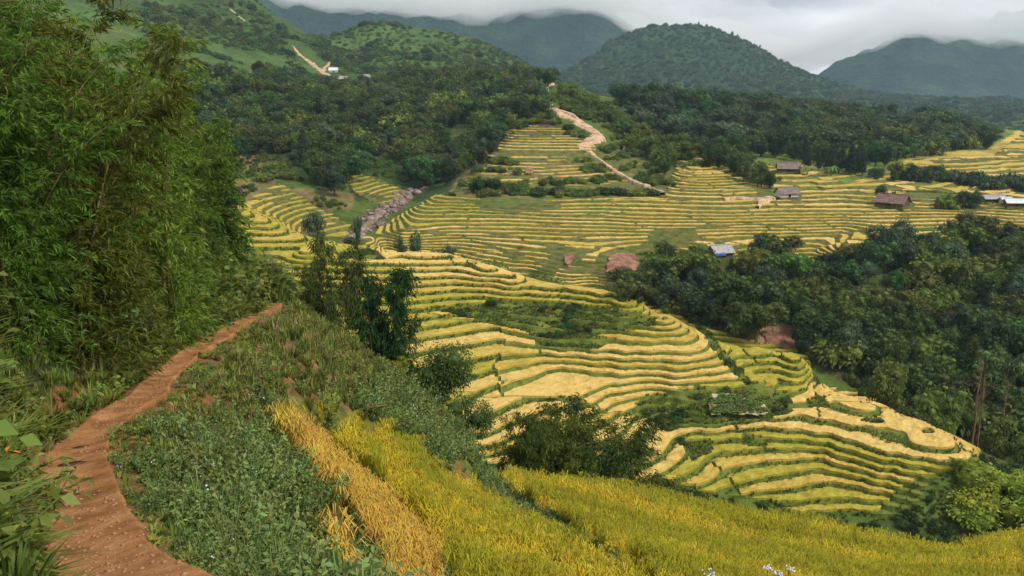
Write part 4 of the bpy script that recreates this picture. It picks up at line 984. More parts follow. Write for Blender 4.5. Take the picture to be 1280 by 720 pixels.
NEARB = [  # u, distance, u-v of the top, proto, label
    (-60, 17, -60, 0, 'tall feathery bamboo at the near edge of the thicket, in the corner above the path'),
    (20, 20, -120, 1, 'tall feathery bamboo rising out of view, nearest full clump of the thicket'),
    (-20, 27, -130, 0, 'shaded tall bamboo behind the nearest clumps of the thicket'),
    (85, 26, 60, 1, 'lower bamboo clump in the dip of the thicket outline'),
    (150, 27, -25, 0, 'tall yellow-green bamboo whose tip stands against the green hill'),
    (95, 36, 55, 1, 'bamboo clump at the back of the thicket, seen in the dip of its outline'),
    (60, 21, 160, 0, 'low leafy bamboo at the foot of the tall clumps'),
    (165, 31, 60, 1, 'bushy bamboo between the tallest tip and the dark end clump'),
    (200, 36, 80, 0, 'yellow-green bamboo stepping down towards the end of the thicket'),
    (130, 25, 200, 1, 'low arching bamboo over the middle of the bank'),
    (185, 31, 222, 0, 'low bamboo over the far half of the bank'),
    (250, 43, 122, 2, 'dark large-leaved bamboo at the far end of the thicket, arching over the terraces'),
    (228, 40, 175, 2, 'dark large-leaved bamboo tucked behind the end clump'),
    (20, 18, 300, 1, 'bamboo shoots low beside the path at the near end of the bank')]
for i, (u0, Y0, vt, k, lb) in enumerate(NEARB):
    w_, t_ = wT(u0, vt); x = float(w_) * Y0; z = float(Hg(x, Y0)); h = float(t_) * Y0 - z; s = h / (9.4 if k < 2 else 8.4)
    wd = min(1.0, max(s, .7)) / s if s > 1 else 1.0
    o = empty('thicket_bamboo', (x, Y0, z - .1), i * 2.1, (s * max(wd, .8), s * max(wd, .8), s)); link('culms', NBM[k][1], o); link('crown', NBM[k][0], o)
    tag(o, lb, 'bamboo', 'bamboo of the near thicket')
# undergrowth on the bank
r_ = np.random.default_rng(5)
X, Y = jgrid(-34, -3, 9, 58, 1.15, r_); Z, u, v = seen(X, Y); pd = pathdist(X, Y); sd_ = side(X, Y)
j = np.nonzero((sd_ > 0) & (pd > 1.7) & (u > -250) & (u < 345))[0]
so = plant('shrub', 'leafy green shrub at the foot of the bamboo thicket, above the red earth cut', 'shrub', proto('shrub', 'leaf_broad', 4)[2], 200, 400)
so.scale = (.6,) * 3
scatter('bank_shrubs', 'tangled shrubs under the bamboo on the bank above the path', so, np.stack([X[j], Y[j], Z[j] - .1], 1), r_.random(len(j)) * 6.28, .45 + .5 * r_.random(len(j)))

# ------------------------------------------------------------------ trees that stand alone
TREES = [ # kind, leaf, seed, u, vtop, Y, wide, label
    ('feather', 'leaf_broad', 1, 404, 308, 56, .5, 'tall dark bamboo with a leaning tip just past the end of the path'),
    ('feather', 'leaf_broad', 3, 476, 350, 58, .62, 'loose dark bamboo with a thin top sprig, below the weedy crest'),
    ('fine', 'leaf_broad', 1, 550, 424, 58, .85, 'dense dark green tree on the edge of the weedy slope'),
    ('fine', 'leaf_broad', 3, 526, 452, 57, .7, 'dark low tree leaning out of the uphill side of the dense tree'),
    ('fine', 'leaf_bamboo', 3, 716, 556, 62, 1.0, 'wide dense tree in the middle of the clump above the golden field'),
    ('feather', 'leaf_bamboo', 1, 662, 514, 60, .7, 'upright green bamboo, uphill end of the clump behind the golden field'),
    ('feather', 'leaf_bamboo', 3, 696, 530, 61, .8, 'green bamboo in the middle of the clump behind the golden field'),
    ('feather', 'leaf_bamboo', 2, 736, 532, 62, 1.0, 'green bamboo sprawling behind the crest of the golden field'),
    ('feather', 'leaf_bamboo', 1, 768, 552, 63, 1.0, 'low green bamboo, downhill end of the clump behind the golden field'),
    ('feather', 'leaf_lime', 2, 395, 408, 47, .9, 'small bright green bush on the weedy crest below the dark bamboo'),
    ('feather', 'leaf_lime', 1, 492, 448, 54, .9, 'bright yellow-green bush between two dark trees on the weedy slope'),
    ('broad', 'leaf_dusty', 5, 392, 262, 262, .8, 'rounded dark tree standing alone beside the stream terraces'),
    ('bamboo', 'leaf_dusty', 2, 447, 270, 258, .45, 'slim dusty green bamboo at the lower end of the stream bed'),
    ('shrub', 'leaf_broad', 1, 440, 295, 256, 1.4, 'low bush at the foot of the slim bamboo by the stream'),
    ('bamboo', 'leaf_dusty', 1, 518, 287, 238, .45, 'leaning slim bamboo on the crest of the middle spur'),
    ('bamboo', 'leaf_dusty', 2, 500, 294, 238, .5, 'shorter bamboo beside the leaning one on the spur crest'),
    ('bamboo', 'leaf_dusty', 3, 557, 303, 236, .7, 'small dusty bamboo tuft on the far edge of the spur crest'),
    ('shrub', 'leaf_bright', 2, 610, 322, 224, 1.2, 'light green bush behind the pale crest terraces'),
    ('shrub', 'leaf_bright', 3, 683, 343, 212, 1.2, 'small light bush on the far side of the spur above the ravine'),
    ('broad', 'leaf_broad', 5, 1103, 230, 300, .8, 'dark round tree at the gable of the brown hut'),
    ('bamboo', 'leaf_broad', 1, 1118, 238, 302, .6, 'leaning dark bamboo over the roof of the brown hut'),
    ('banana', 'leaf_bright', 1, 1010, 203, 352, 1.1, 'banana plant with wide pale leaves beside the dark-roofed hut'),
    ('banana', 'leaf_bright', 1, 1040, 204, 352, 1.1, 'second banana plant from the dark-roofed hut, below the conifers'),
    ('dead', 'leaf_dry', 1, 1228, 446, 168, .8, 'tall bare reddish dead tree at the foot of the ravine woods'),
    ('dead', 'leaf_dry', 2, 1234, 462, 169, .7, 'thinner bare dead tree close behind the tall dead one'),
    ('dead', 'leaf_dry', 3, 1262, 468, 168, .6, 'leaning bare dead tree at the dark edge of the ravine woods'),
    ('broad', 'leaf_bright', 5, 1112, 446, 178, .8, 'fresh light green tree at the foot of the ravine woods'),
    ('bamboo', 'leaf_bright', 2, 1180, 486, 166, 1.1, 'feathery yellow-green bamboo standing above the pale terrace tip'),
    ('broad', 'leaf_bright', 6, 1262, 520, 160, .9, 'light green tree next to the leaning dead tree'),
    ('broad', 'leaf_dusty', 6, 1202, 282, 275, .35, 'thin brownish tree standing up above the ravine woods'),
]
for k, lf, sd0, u0, vt, Y0, wd, lb in TREES: tree_at(k, lf, sd0, u0, vt, Y0, wd, lb)
# hedge-like rows of trees, each tree by itself
def row_of(pts, n, kinds, hh, group, lab, seed, wide=1.0, spread=3., parts=False):
    r = random.Random(seed); P = [at(*p) if len(p) == 2 else at(p[0], p[1], p[2], p[3]) for p in pts]
    d = [0]
    for a, b in zip(P, P[1:]): d.append(d[-1] + (b - a).length)
    for i in range(n):
        s = (i + .5) / n * d[-1]; k = max(q for q in range(len(P) - 1) if d[q] <= s) if s > 0 else 0
        p = P[k].lerp(P[k + 1], (s - d[k]) / max(d[k + 1] - d[k], .01)); x = p.x + r.gauss(0, spread); y = p.y + r.gauss(0, spread)
        kd, lf = r.choice(kinds)
        tree(kd, lf, r.randint(1, 3), x, y, r.uniform(*hh), wide * r.uniform(.85, 1.2), lab(i, n, kd), group, parts=parts)
def nth(i, n, end):
    return 'first' if i == 0 else 'last' if i == n - 1 else ordinal(i + 1)
row_of([(868,190,330,520),(900,205,330,480),(935,225,315,450),(968,237,300,420)], 34, [('bamboo','leaf_broad'),('bamboo','leaf_broad'),('broad','leaf_broad')], (6, 10), 'trees running down to the hut with the pale wall',
       lambda i, n, k: '%s in the dark tree belt, %s counting down to the pale-walled hut' % (NAMES[k][2], nth(i, n, '')), 1, 1.0, 3.5)
row_of([(702,118,400,530),(740,135,400,530),(780,160,380,520),(815,190,350,480),(835,212,330,400)], 90, [('bamboo','leaf_bamboo'),('bamboo','leaf_bright'),('plume','leaf_bamboo')], (5, 9), 'light bamboo along the hill ridge',
       lambda i, n, k: '%s on the ridge right of the eroded track, %s down from the top' % (NAMES[k][2], nth(i, n, '')), 2, .9, 6.5)
row_of([(605,244,300,380),(680,243,300,380),(760,243,300,380),(830,243,300,380)], 40, [('shrub','leaf_broad'),('shrub','leaf_bamboo')], (1.6, 3.2), 'hedge along the foot of the hill',
       lambda i, n, k: 'green %s in the hedge below the terraced hill, %s along it' % (NAMES[k][2], nth(i, n, '')), 3, 1.5, 1.3)
row_of([(1022,214,360,460),(1050,216,360,460),(1082,218,360,460)], 16, [('pine','leaf_pine')], (9, 13), 'dark conifers behind the banana plants',
       lambda i, n, k: 'dark narrow %s behind the banana plants, %s in the grove' % (NAMES[k][2], nth(i, n, '')), 4, .9, 3)
row_of([(1098,225,330,450),(1180,228,330,450),(1280,238,310,450)], 34, [('broad','leaf_broad'),('shrub','leaf_dusty'),('bamboo','leaf_dusty')], (3.5, 7.5), 'trees crossing the far fields',
       lambda i, n, k: '%s in the belt across the far yellow fields, %s from its near hut end' % (NAMES[k][2], nth(i, n, '')), 5, 1.1, 2.5)
row_of([(1175,258,290,380),(1200,262,290,380),(1225,260,290,380)], 10, [('broad','leaf_dusty'),('shrub','leaf_bright'),('pine','leaf_dusty')], (3.5, 6.5), 'trees beside the white roofs',
       lambda i, n, k: '%s beside the white-roofed sheds, %s from the brown hut' % (NAMES[k][2], nth(i, n, '')), 6, 1.1, 2)
row_of([(595,240,300,380),(625,238,300,380)], 7, [('bamboo','leaf_broad')], (4, 6), 'bamboo by the red cut',
       lambda i, n, k: 'dark %s beside the red earth cut at the hill foot, %s in its row' % (NAMES[k][2], nth(i, n, '')), 7, 1.1, 1.5)
row_of([(850,205,330,420),(872,208,330,420),(890,207,330,420)], 10, [('shrub','leaf_bright')], (1.6, 2.6), 'bright bushes by the upper terraces',
       lambda i, n, k: 'bright green bush at the top of the terraces, %s towards the tree belt' % nth(i, n, ''), 8, 1.6, 1.5)
# ------------------------------------------------------------------ woods: every tree that can be told apart is a tree; the rest joins
def wood(name, poly, y0, y1, x0, x1, d, kinds, hh, holes, group, seed, limit, lab, stuffn, wide=1.0, parts_above=26, extra=None):
    r = np.random.default_rng(seed); X, Y = jgrid(x0, x1, y0, y1, d, r); Z, u, v = seen(X, Y)
    n = fbm(X / 12, Y / 12, 3, seed) * 8
    m = inpoly(u + n, v + n * .4, poly)
    for h in holes: m &= ~inpoly(u, v, h)
    m &= (u > -120) & (u < 1400)
    j = np.nonzero(m)[0]; hgt = r.uniform(*hh, len(j)) * (1 + .28 * fbm(X[j] / 25, Y[j] / 25, 3, seed + 1))
    o_ = np.argsort(-(hgt / Y[j]) * np.clip(1.5 - np.abs(u[j] - 640) / 1300, .2, 1)); names = sorted({k for k, _, _ in kinds})
    rest = {}; cnt = 0; rr = random.Random(seed)
    zone = fbm(X[j] / 40, Y[j] / 40, 3, seed + 2)
    for q in o_:
        i = j[q]; kd, lf, _w = rr.choices(kinds, [w * (1 + (1.6 * zone[q] if idx_ % 2 else -1.6 * zone[q])) if abs(zone[q]) < .6 else w for idx_, (a, b, w) in enumerate(kinds)])[0]
        sd0 = rr.randint(1, 3)
        if cnt < limit:
            px = 1100 * hgt[q] / Y[i]
            o = tree(kd, lf, sd0, X[i], Y[i], float(hgt[q]), wide * rr.uniform(.85, 1.15), lab(kd, lf, float(u[i]), float(v[i]), float(hgt[q])), group, parts=px > parts_above); cnt += 1
            rest.setdefault((kd, lf), [o, sd0, []])
        else: rest.setdefault((kd, lf), [None, sd0, []])[2].append((X[i], Y[i], Z[i], hgt[q] / PH[kd]))
    for (kd, lf), (o, sd0, pts) in rest.items():
        if not pts: continue
        a = np.array(pts)
        src_o = o if o is not None and o.type == 'MESH' else None
        if src_o is None:
            b = pts[0]; src_o = tree(kd, lf, sd0, b[0], b[1], float(b[3] * PH[kd]), 1, lab(kd, lf, *[float(c) for c in proj(b[0], b[1], b[2])], float(b[3] * PH[kd])), group, parts=False)
        scatter(stuffn, 'woodland ' + NAMES[kd][2] + 's too small to count, in the ' + group.split('the ')[-1], src_o, a[:, :3], r.random(len(a)) * 6.28, a[:, 3])
    return cnt
TINT = {'leaf_broad': 'dark green', 'leaf_dusty': 'dusty blue-green', 'leaf_bamboo': 'olive green', 'leaf_bright': 'bright green', 'leaf_pine': 'blackish green'}
def lab_by(marks, where):
    def f(kd, lf, u, v, h):
        m = min(marks, key=lambda q: (q[0] - u) ** 2 + ((q[1] - v) * 1.6) ** 2)
        size = 'tall' if h > 9 else 'low' if h < 6 else 'middling'
        dx, dy = u - m[0], (v - m[1]) * 1.6
        side_ = ('right of' if dx > 0 else 'left of') if abs(dx) > abs(dy) else ('below' if dy > 0 else 'above')
        return '%s %s %s %s %s' % (size, TINT[lf], NAMES[kd][2], side_, m[2])
    return f
RAV = [(800,345),(880,330),(935,325),(985,330),(1010,338),(1060,325),(1110,318),(1180,315),(1230,310),(1300,300),(1420,290),(1420,620),(1300,590),(1225,548),(1130,505),(1010,455),(925,425),(860,402),(775,378)]
n1_ = wood('ravine', RAV, 158, 262, 8, 190, 5.2, [('plume', 'leaf_broad', 4), ('bamboo', 'leaf_broad', 2), ('broad', 'leaf_dusty', 2.5), ('plume', 'leaf_bamboo', 1.6), ('broad', 'leaf_broad', 2), ('shrub', 'leaf_bamboo', 1.2)], (3.8, 10.8),
     [[(938,408),(985,404),(1008,440),(960,440)], [(1050,375),(1085,375),(1085,390),(1050,392)], [(960,330),(1010,330),(1005,345),(960,345)], [(876,310),(924,312),(926,384),(876,384)]], 'woods of the right ravine', 31, 280,
     lab_by([(905,330,'the grey roof by the ravine'), (980,430,'the bare earth gully'), (1070,385,'the brown scar in the ravine'), (1185,400,'the red earth gap of the ravine'), (1228,500,'the dead trees'), (1100,480,'the fresh light green tree'), (1240,310,'the field edge over the ravine'), (850,390,'the spur crest'), (1080,310,'the terraces over the ravine'), (1275,430,'the darkest ravine slope')], ''), 'ravine_woods', 1.1)
LWD = [(285,240),(200,100),(330,98),(400,112),(440,114),(500,108),(560,98),(650,94),(688,112),(672,140),(640,170),(600,212),(560,235),(535,238),(500,215),(470,195),(448,222),(440,262),(400,250),(385,225),(350,195),(300,200)]
n2_ = wood('leftwood', LWD, 325, 700, -240, 30, 7.2, [('bamboo', 'leaf_broad', 3), ('broad', 'leaf_dusty', 2), ('plume', 'leaf_broad', 2), ('bamboo', 'leaf_bamboo', 1.6), ('broad', 'leaf_broad', 2.5), ('pine', 'leaf_pine', .5), ('shrub', 'leaf_bright', .6)], (6, 12.5),
     [[(278,92),(320,94),(330,114),(285,110)], [(290,195),(352,195),(385,232),(300,238)], [(455,195),(500,200),(512,238),(455,225)], [(418,108),(450,108),(455,120),(420,120)], [(540,165),(590,160),(585,195),(560,190)]], 'woods below the far village', 32, 290,
     lab_by([(430,115,'the far village'), (500,240,'the top of the stony stream'), (480,225,'the small stream-side terraces'), (680,110,'the top of the eroded track'), (620,190,'the terraced hill flank'), (560,130,'the wooded knoll'), (420,240,'the lone trees over the stream'), (300,110,'the small yellow fields on the slope'), (330,180,'the clearing with bright bushes'), (400,170,'the middle of the valley woods'), (540,200,'the deepest fold of the woods')], ''), 'valley_woods', 1.1)
RWD = [(765,120),(800,112),(860,118),(950,130),(1040,142),(1110,148),(1130,160),(1185,150),(1230,170),(1238,186),(1130,196),(1100,210),(1020,208),(960,196),(900,190),(862,180),(835,172),(790,155)]
n3_ = wood('rightwood', RWD, 385, 660, 30, 330, 8.2, [('broad', 'leaf_broad', 3), ('bamboo', 'leaf_broad', 2), ('broad', 'leaf_dusty', 2), ('pine', 'leaf_pine', 1.3), ('plume', 'leaf_dusty', 1.2), ('shrub', 'leaf_bamboo', .8)], (7, 13),
     [[(1140,142),(1172,142),(1180,156),(1150,158)]], 'woods of the right ridge', 33, 260,
     lab_by([(985,212,'the dark-roofed hut'), (1045,205,'the banana plants'), (820,150,'the light ridge bamboo'), (1160,150,'the red earth patch'), (1225,180,'the ripe field on the rise'), (900,125,'the foot of the domed mountain'), (1000,150,'the middle of the ridge woods'), (1100,200,'the edge of the far fields'), (870,185,'the top of the tree belt')], ''), 'ridge_woods', 1.1)
def tell_apart():
    seen_ = {}
    for o in list(COL.objects):
        if o.parent is None and o.get('label') and o.get('group') and o.get('kind') is None: seen_.setdefault(o['label'], []).append(o)
    for lb, os_ in seen_.items():
        if len(os_) < 2 or len(os_) > 12 or 'boulder' in lb: continue
        os_.sort(key=lambda o: o.location.length)
        for i, o in enumerate(os_):
            pre = 'nearest' if i == 0 else 'farthest' if i == len(os_) - 1 else '%s nearest' % ORD[i]
            w_ = (pre + ' ' + lb).split()
            o['label'] = ' '.join(w_ if len(w_) <= 16 else [x for x in w_ if x not in ('the', 'drooping')][:16])
print('woods', n1_, n2_, n3_, round(time.time() - T00, 1))
# ------------------------------------------------------------------ tracks, stream, small fields
def strip(name, pts, wid, mat, lift=.25, seed=1, n=160, rag=.8):
    """an uneven band of bare ground laid over the land"""
    P = [at(*p) for p in pts]; q = np.array([[p.x, p.y] for p in P]); d = np.concatenate([[0], np.cumsum(np.hypot(*np.diff(q, axis=0).T))]); s = np.linspace(0, d[-1], n)
    x = np.interp(s, d, q[:, 0]); y = np.interp(s, d, q[:, 1]); L0 = d[-1] / len(pts)
    x = x + fbm(s / L0 * 1.5, s * 0, 3, seed) * L0 * .10; y = y + fbm(s / L0 * 1.5, s * 0 + 9, 3, seed) * L0 * .10
    t = unit(np.stack([np.gradient(x), np.gradient(y)], 1)); nn_ = np.stack([-t[:, 1], t[:, 0]], 1); w_ = np.interp(s, d, wid) * (1 + rag * fbm(s / 4, s * 0 + 3, 3, seed + 4))
    c = np.linspace(-1, 1, 9); X = x[:, None] + nn_[:, :1] * c * w_[:, None] / 2; Y = y[:, None] + nn_[:, 1:] * c * w_[:, None] / 2
    Z = Hg(X, Y) + lift; Z = Z + .15 * fbm(X / 1.5, Y / 1.5, 3, seed + 6); Z[:, 0] -= lift + .8; Z[:, -1] -= lift + .8
    I = np.arange(X.size).reshape(X.shape); F = np.stack([I[:-1, :-1], I[1:, :-1], I[1:, 1:], I[:-1, 1:]], -1).reshape(-1, 4)
    return tag(link(name, mesh_np(name, np.stack([X.ravel(), Y.ravel(), Z.ravel()], 1), F, [M[mat]], True)), kind='structure')
F_ = lambda L_, a, b: [(u, v, a, b) for u, v in L_]
strip('eroded_track', F_([(690,106),(683,114),(678,124),(688,136),(702,144),(722,154),(740,164),(752,172)], 330, 540), [4.5, 4, 3.5, 4, 5, 6, 6, 4.5], 'track', 1.1, seed=1)
strip('eroded_track', F_([(752,172),(740,178),(730,186),(742,196),(756,206),(776,220),(800,232),(828,244)], 300, 500), [5, 8, 8, 3, 2, 1.6, 1.6, 3.5], 'track', 1.1, seed=2)
strip('eroded_track', F_([(700,140),(716,146),(730,158),(748,168)], 330, 540), [2, 3, 3, 2], 'track', 1.1, seed=8)
strip('hill_track', F_([(366,58),(376,68),(386,76),(396,84),(402,90),(412,96)], 600, 1100), [2, 3.5, 5, 6, 7, 4], 'track', .5, seed=3)
strip('hill_track', F_([(402,90),(408,84),(416,79)], 600, 1100), [3, 3, 2], 'track', .5, seed=4)
strip('hill_track', F_([(288,12),(298,20),(306,27)], 700, 1200), [1.5, 2, 1.5], 'track', .6, seed=5)
strip('village_lane', F_([(965,250),(957,252),(952,256),(948,262)], 260, 400), [2.5, 4, 3, 1.5], 'track', 1.3, seed=6)
strip('village_lane', F_([(905,252),(925,250),(945,252),(960,251)], 260, 400), [.8, 1.0, 1.2, 1.4], 'track', 1.3, seed=7)
# vegetable patch and the round brown cut
def patch(name, poly, mat, lift, a, b, n=26, seed=0, dome=0, kind='structure', label=None, cat=None):
    P = [at(u, v, a, b) for u, v in poly]; xs = [p.x for p in P]; ys = [p.y for p in P]; pl = [(p.x, p.y) for p in P]
    X, Y = np.meshgrid(np.linspace(min(xs), max(xs), n), np.linspace(min(ys), max(ys), n)); nz = fbm(X / 2, Y / 2, 3, seed) * .8
    ins = inpoly(X + nz, Y + nz, pl); Z = Hg(X, Y) + lift + .25 * fbm(X / 1.2, Y / 1.2, 3, seed + 1) + dome
    I = np.arange(n * n).reshape(n, n); F = np.stack([I[:-1, :-1], I[:-1, 1:], I[1:, 1:], I[1:, :-1]], -1).reshape(-1, 4); F = F[ins.ravel()[F].all(1)]
    us = np.unique(F); mp_ = np.full(n * n, -1); mp_[us] = np.arange(len(us)); V = np.stack([X.ravel(), Y.ravel(), Z.ravel()], 1)[us]
    return tag(link(name, mesh_np(name, V, mp_[F], [M[mat]], True)), label, cat, None, kind)
M['red_cut'] = mottled('cut_brown_earth', [(.35, (.16, .075, .05)), (.5, (.26, .13, .08)), (.65, (.36, .20, .12))], .5, 7, bump=.8, dist=.5)
M['dark_soil'] = mottled('purplish_burnt_soil', [(.35, (.05, .03, .035)), (.5, (.12, .075, .075)), (.65, (.16, .10, .09))], .4, 7, bump=.8, dist=.6)
M['patch_soil'] = mottled('pale_dry_garden_soil', [(.35, (.30, .22, .14)), (.65, (.48, .38, .26))], .9, 6, bump=.6, dist=.1)
patch('garden_soil', [(884,502),(930,502),(952,508),(964,526),(930,530),(884,528)], 'patch_soil', 1.45, 110, 200, 20, 1)
patch('earth_cut', [(757,330),(760,322),(778,319),(796,322),(801,334),(797,346),(776,350),(758,346)], 'red_cut', 1.0, 200, 262, 24, 2)
patch('earth_cut', [(703,322),(718,322),(719,328),(712,336),(704,332)], 'red_cut', 1.0, 200, 280, 14, 3)
0 and patch('burnt_slope', [(650,158),(668,148),(690,146),(704,152),(706,160),(680,164),(655,166)], 'dark_soil', 1.2, 340, 520, 30, 4)
patch('earth_cut', [(655,212),(667,211),(668,220),(656,221)], 'red_cut', 1.1, 300, 420, 10, 5)
patch('earth_cut', [(1143,142),(1172,142),(1182,150),(1178,156),(1150,157)], 'red_cut', 1.2, 500, 680, 16, 6)
patch('earth_cut', [(1048,378),(1090,372),(1104,380),(1095,390),(1060,394)], 'red_cut', .4, 180, 260, 20, 7)
patch('earth_cut', [(948,414),(985,410),(1006,432),(995,444),(960,438)], 'red_cut', .4, 170, 230, 22, 8)
# cabbages of the garden
cab = weed_me(40, n=54, L=.30, spread=.25, h=.25)
p0 = at(905, 512, 110, 200); cb = link('cabbage_plant', cab, None, p0); cb.location.z += 1.45; tag(cb, 'leafy cabbage plant in the pale garden plot between the terraces', 'vegetable plant')
r_ = np.random.default_rng(9)
Pc = []
for i in range(260):
    p = at(r_.uniform(888, 958), r_.uniform(504, 527), 110, 200)
    if inpoly(*proj(p.x, p.y, p.z), [(888,504),(930,504),(950,510),(958,524),(930,528),(888,526)]): Pc.append((p.x, p.y, p.z + 1.45))
scatter('vegetables', 'rows of leafy vegetables on the pale garden plot', cb, Pc, r_.random(len(Pc)) * 6.28, .9 + .6 * r_.random(len(Pc)))
# boulders of the stream bed
M['rock'] = mottled('pale_pinkish_river_rock', [(.3, (.08, .062, .05)), (.5, (.21, .155, .125)), (.7, (.40, .32, .27))], .9, 6, bump=.8, dist=.15)
strip('stream_bed', F_([(524,238),(506,246),(492,258),(476,268),(462,280),(446,292),(436,304)], 240, 420), [6, 8, 8, 8, 9, 8, 6], 'dark_soil', .2, seed=21)
rocks = []
for s in range(5):
    rng = np.random.default_rng(60 + s); b = BALL2[0] * (1 + .22 * fbm(BALL2[0][:, 0] * 1.3 + s * 9, BALL2[0][:, 1] * 1.3 + BALL2[0][:, 2], 3, s))[:, None] * [1, .8, .6]; rocks.append(mesh_np('boulder', b, BALL2[1], [M['rock']]))
cl = [at(u, v, 240, 420) for u, v in [(522,239),(506,246),(492,258),(476,268),(462,280),(446,292),(438,304)]]
rr = random.Random(5)
for i in range(230):
    s = rr.random() * (len(cl) - 1); k = int(s); p = cl[k].lerp(cl[min(k + 1, len(cl) - 1)], s - k); x = p.x + rr.gauss(0, 2.3); y = p.y + rr.gauss(0, 2.8); z = (.45 + 1.5 * rr.random() ** 2.2)
    o = link('boulder', rocks[i % 5], None, (x, y, float(Hg(x, y)) + z * .3), rr.random() * 6.28, z)
    part = 'upper' if s < 2 else 'middle' if s < 4 else 'lower'
    tag(o, 'pale %s boulder among many in the %s stretch of the stream bed' % ('large' if z > 1.2 else 'medium' if z > .8 else 'small', part), 'boulder', 'boulders in the stream bed')

# wet hollow and small stones on the path
M['wet'] = mottled('wet_dark_mud', [(.3, (.03, .015, .01)), (.7, (.09, .045, .025))], 3, 5, rough=.35, bump=.4, dist=.01)
def on_path(f, c):
    i = int(f * (len(px_) - 1)); k = int((c + 1) / 2 * 32); return XX[i, k], YY[i, k], ZZ[i, k]
for (f0, c0, ru, rv, lb) in ((.315, .12, .20, .085, 'larger wet muddy hollow in the middle of the red path'), (.37, .10, .13, .05, 'smaller wet muddy hollow farther up the red path')):
    x0, y0, z0 = on_path(f0, c0); a = np.linspace(0, 2 * math.pi, 22, endpoint=False); rr_ = 1 + .35 * fbm(np.cos(a) * 2, np.sin(a) * 2, 3, int(f0 * 100))
    V = [(0, 0, .012)] + [(math.cos(t_) * ru * q_, math.sin(t_) * rv * q_, .004) for t_, q_ in zip(a, rr_)] + [(math.cos(t_) * ru * q_ * 1.15, math.sin(t_) * rv * q_ * 1.15, -.04) for t_, q_ in zip(a, rr_)]
    F = [[0, 1 + i, 1 + (i + 1) % 22] for i in range(22)] + [[1 + i, 23 + i, 23 + (i + 1) % 22, 1 + (i + 1) % 22] for i in range(22)]
    tag(link('mud_hollow', mesh_np('mud_hollow', V, F, [M['wet']], True), None, (x0, y0, z0 + .012), .5), lb, 'mud hollow')
x0, y0, z0 = on_path(.2, -.5)
M['clod'] = mottled('red_earth_clods', [(.3, (.24, .11, .05)), (.7, (.46, .27, .14))], 4, 5, bump=.5, dist=.01)
pb = link('pebble', mesh_np('pebble', BALL1[0] * (1 + .2 * np.sin(BALL1[0][:, :1] * 7)) * [1, .8, .6], BALL1[1], [M['clod']]), None, (x0, y0, z0), 0, .03); tag(pb, 'earth clod lying on the near stretch of the red path, towards the uphill edge', 'stone')
r_ = np.random.default_rng(77); Pp = []
for i in range(1500):
    c = np.clip(r_.normal() * .75, -.97, .97); Pp.append(on_path(r_.random() ** 1.5 * .75, c))
scatter('path_crumbs', 'crumbs of red earth and small stones on the path', pb, np.array(Pp), r_.random(1500) * 6.28, .008 + .028 * r_.random(1500) ** 3)
# ------------------------------------------------------------------ huts
M['thatch'] = mottled('weathered_grey_thatch', [(.3, (.10, .08, .07)), (.5, (.19, .15, .135)), (.7, (.27, .22, .20))], 1.5, 7, bump=.8, dist=.1)
M['thatch_brown'] = mottled('brown_plank_roof', [(.3, (.10, .06, .05)), (.5, (.18, .115, .095)), (.7, (.25, .18, .15))], 1.5, 7, bump=.8, dist=.1)
M['grey_roof'] = mottled('grey_sheet_roof', [(.3, (.26, .25, .25)), (.7, (.40, .39, .38))], .8, 4, bump=.3, dist=.05)
M['white_roof'] = mottled('whitish_sheet_roof', [(.3, (.50, .50, .52)), (.7, (.72, .72, .74))], .8, 4, bump=.2, dist=.05)
M['plank'] = mottled('dark_weathered_planks', [(.3, (.05, .032, .025)), (.7, (.13, .085, .06))], 1.5, 5, bump=.6, dist=.05)
M['limewash'] = mottled('limewashed_wall', [(.3, (.42, .38, .34)), (.7, (.62, .58, .53))], 1.2, 5, bump=.3, dist=.04)
M['blue_tarp'] = mottled('blue_tarpaulin', [(.3, (.02, .08, .32)), (.7, (.05, .16, .50))], 1.5, 3, bump=.3, dist=.05)
M['hollow'] = mottled('dark_doorway_boards', [(.3, (.015, .012, .01)), (.7, (.035, .028, .02))], 2, 3, bump=.2, dist=.02)
def boxv(x0, x1, y0, y1, z0, z1):
    V = [(x0,y0,z0),(x1,y0,z0),(x1,y1,z0),(x0,y1,z0),(x0,y0,z1),(x1,y0,z1),(x1,y1,z1),(x0,y1,z1)]
    return V, [[0,3,2,1],[4,5,6,7],[0,1,5,4],[1,2,6,5],[2,3,7,6],[3,0,4,7]]
def addbox(name, par, b, mat):
    V, F = boxv(*b); return link(name, mesh_np(name, V, F, [M[mat]]), par)
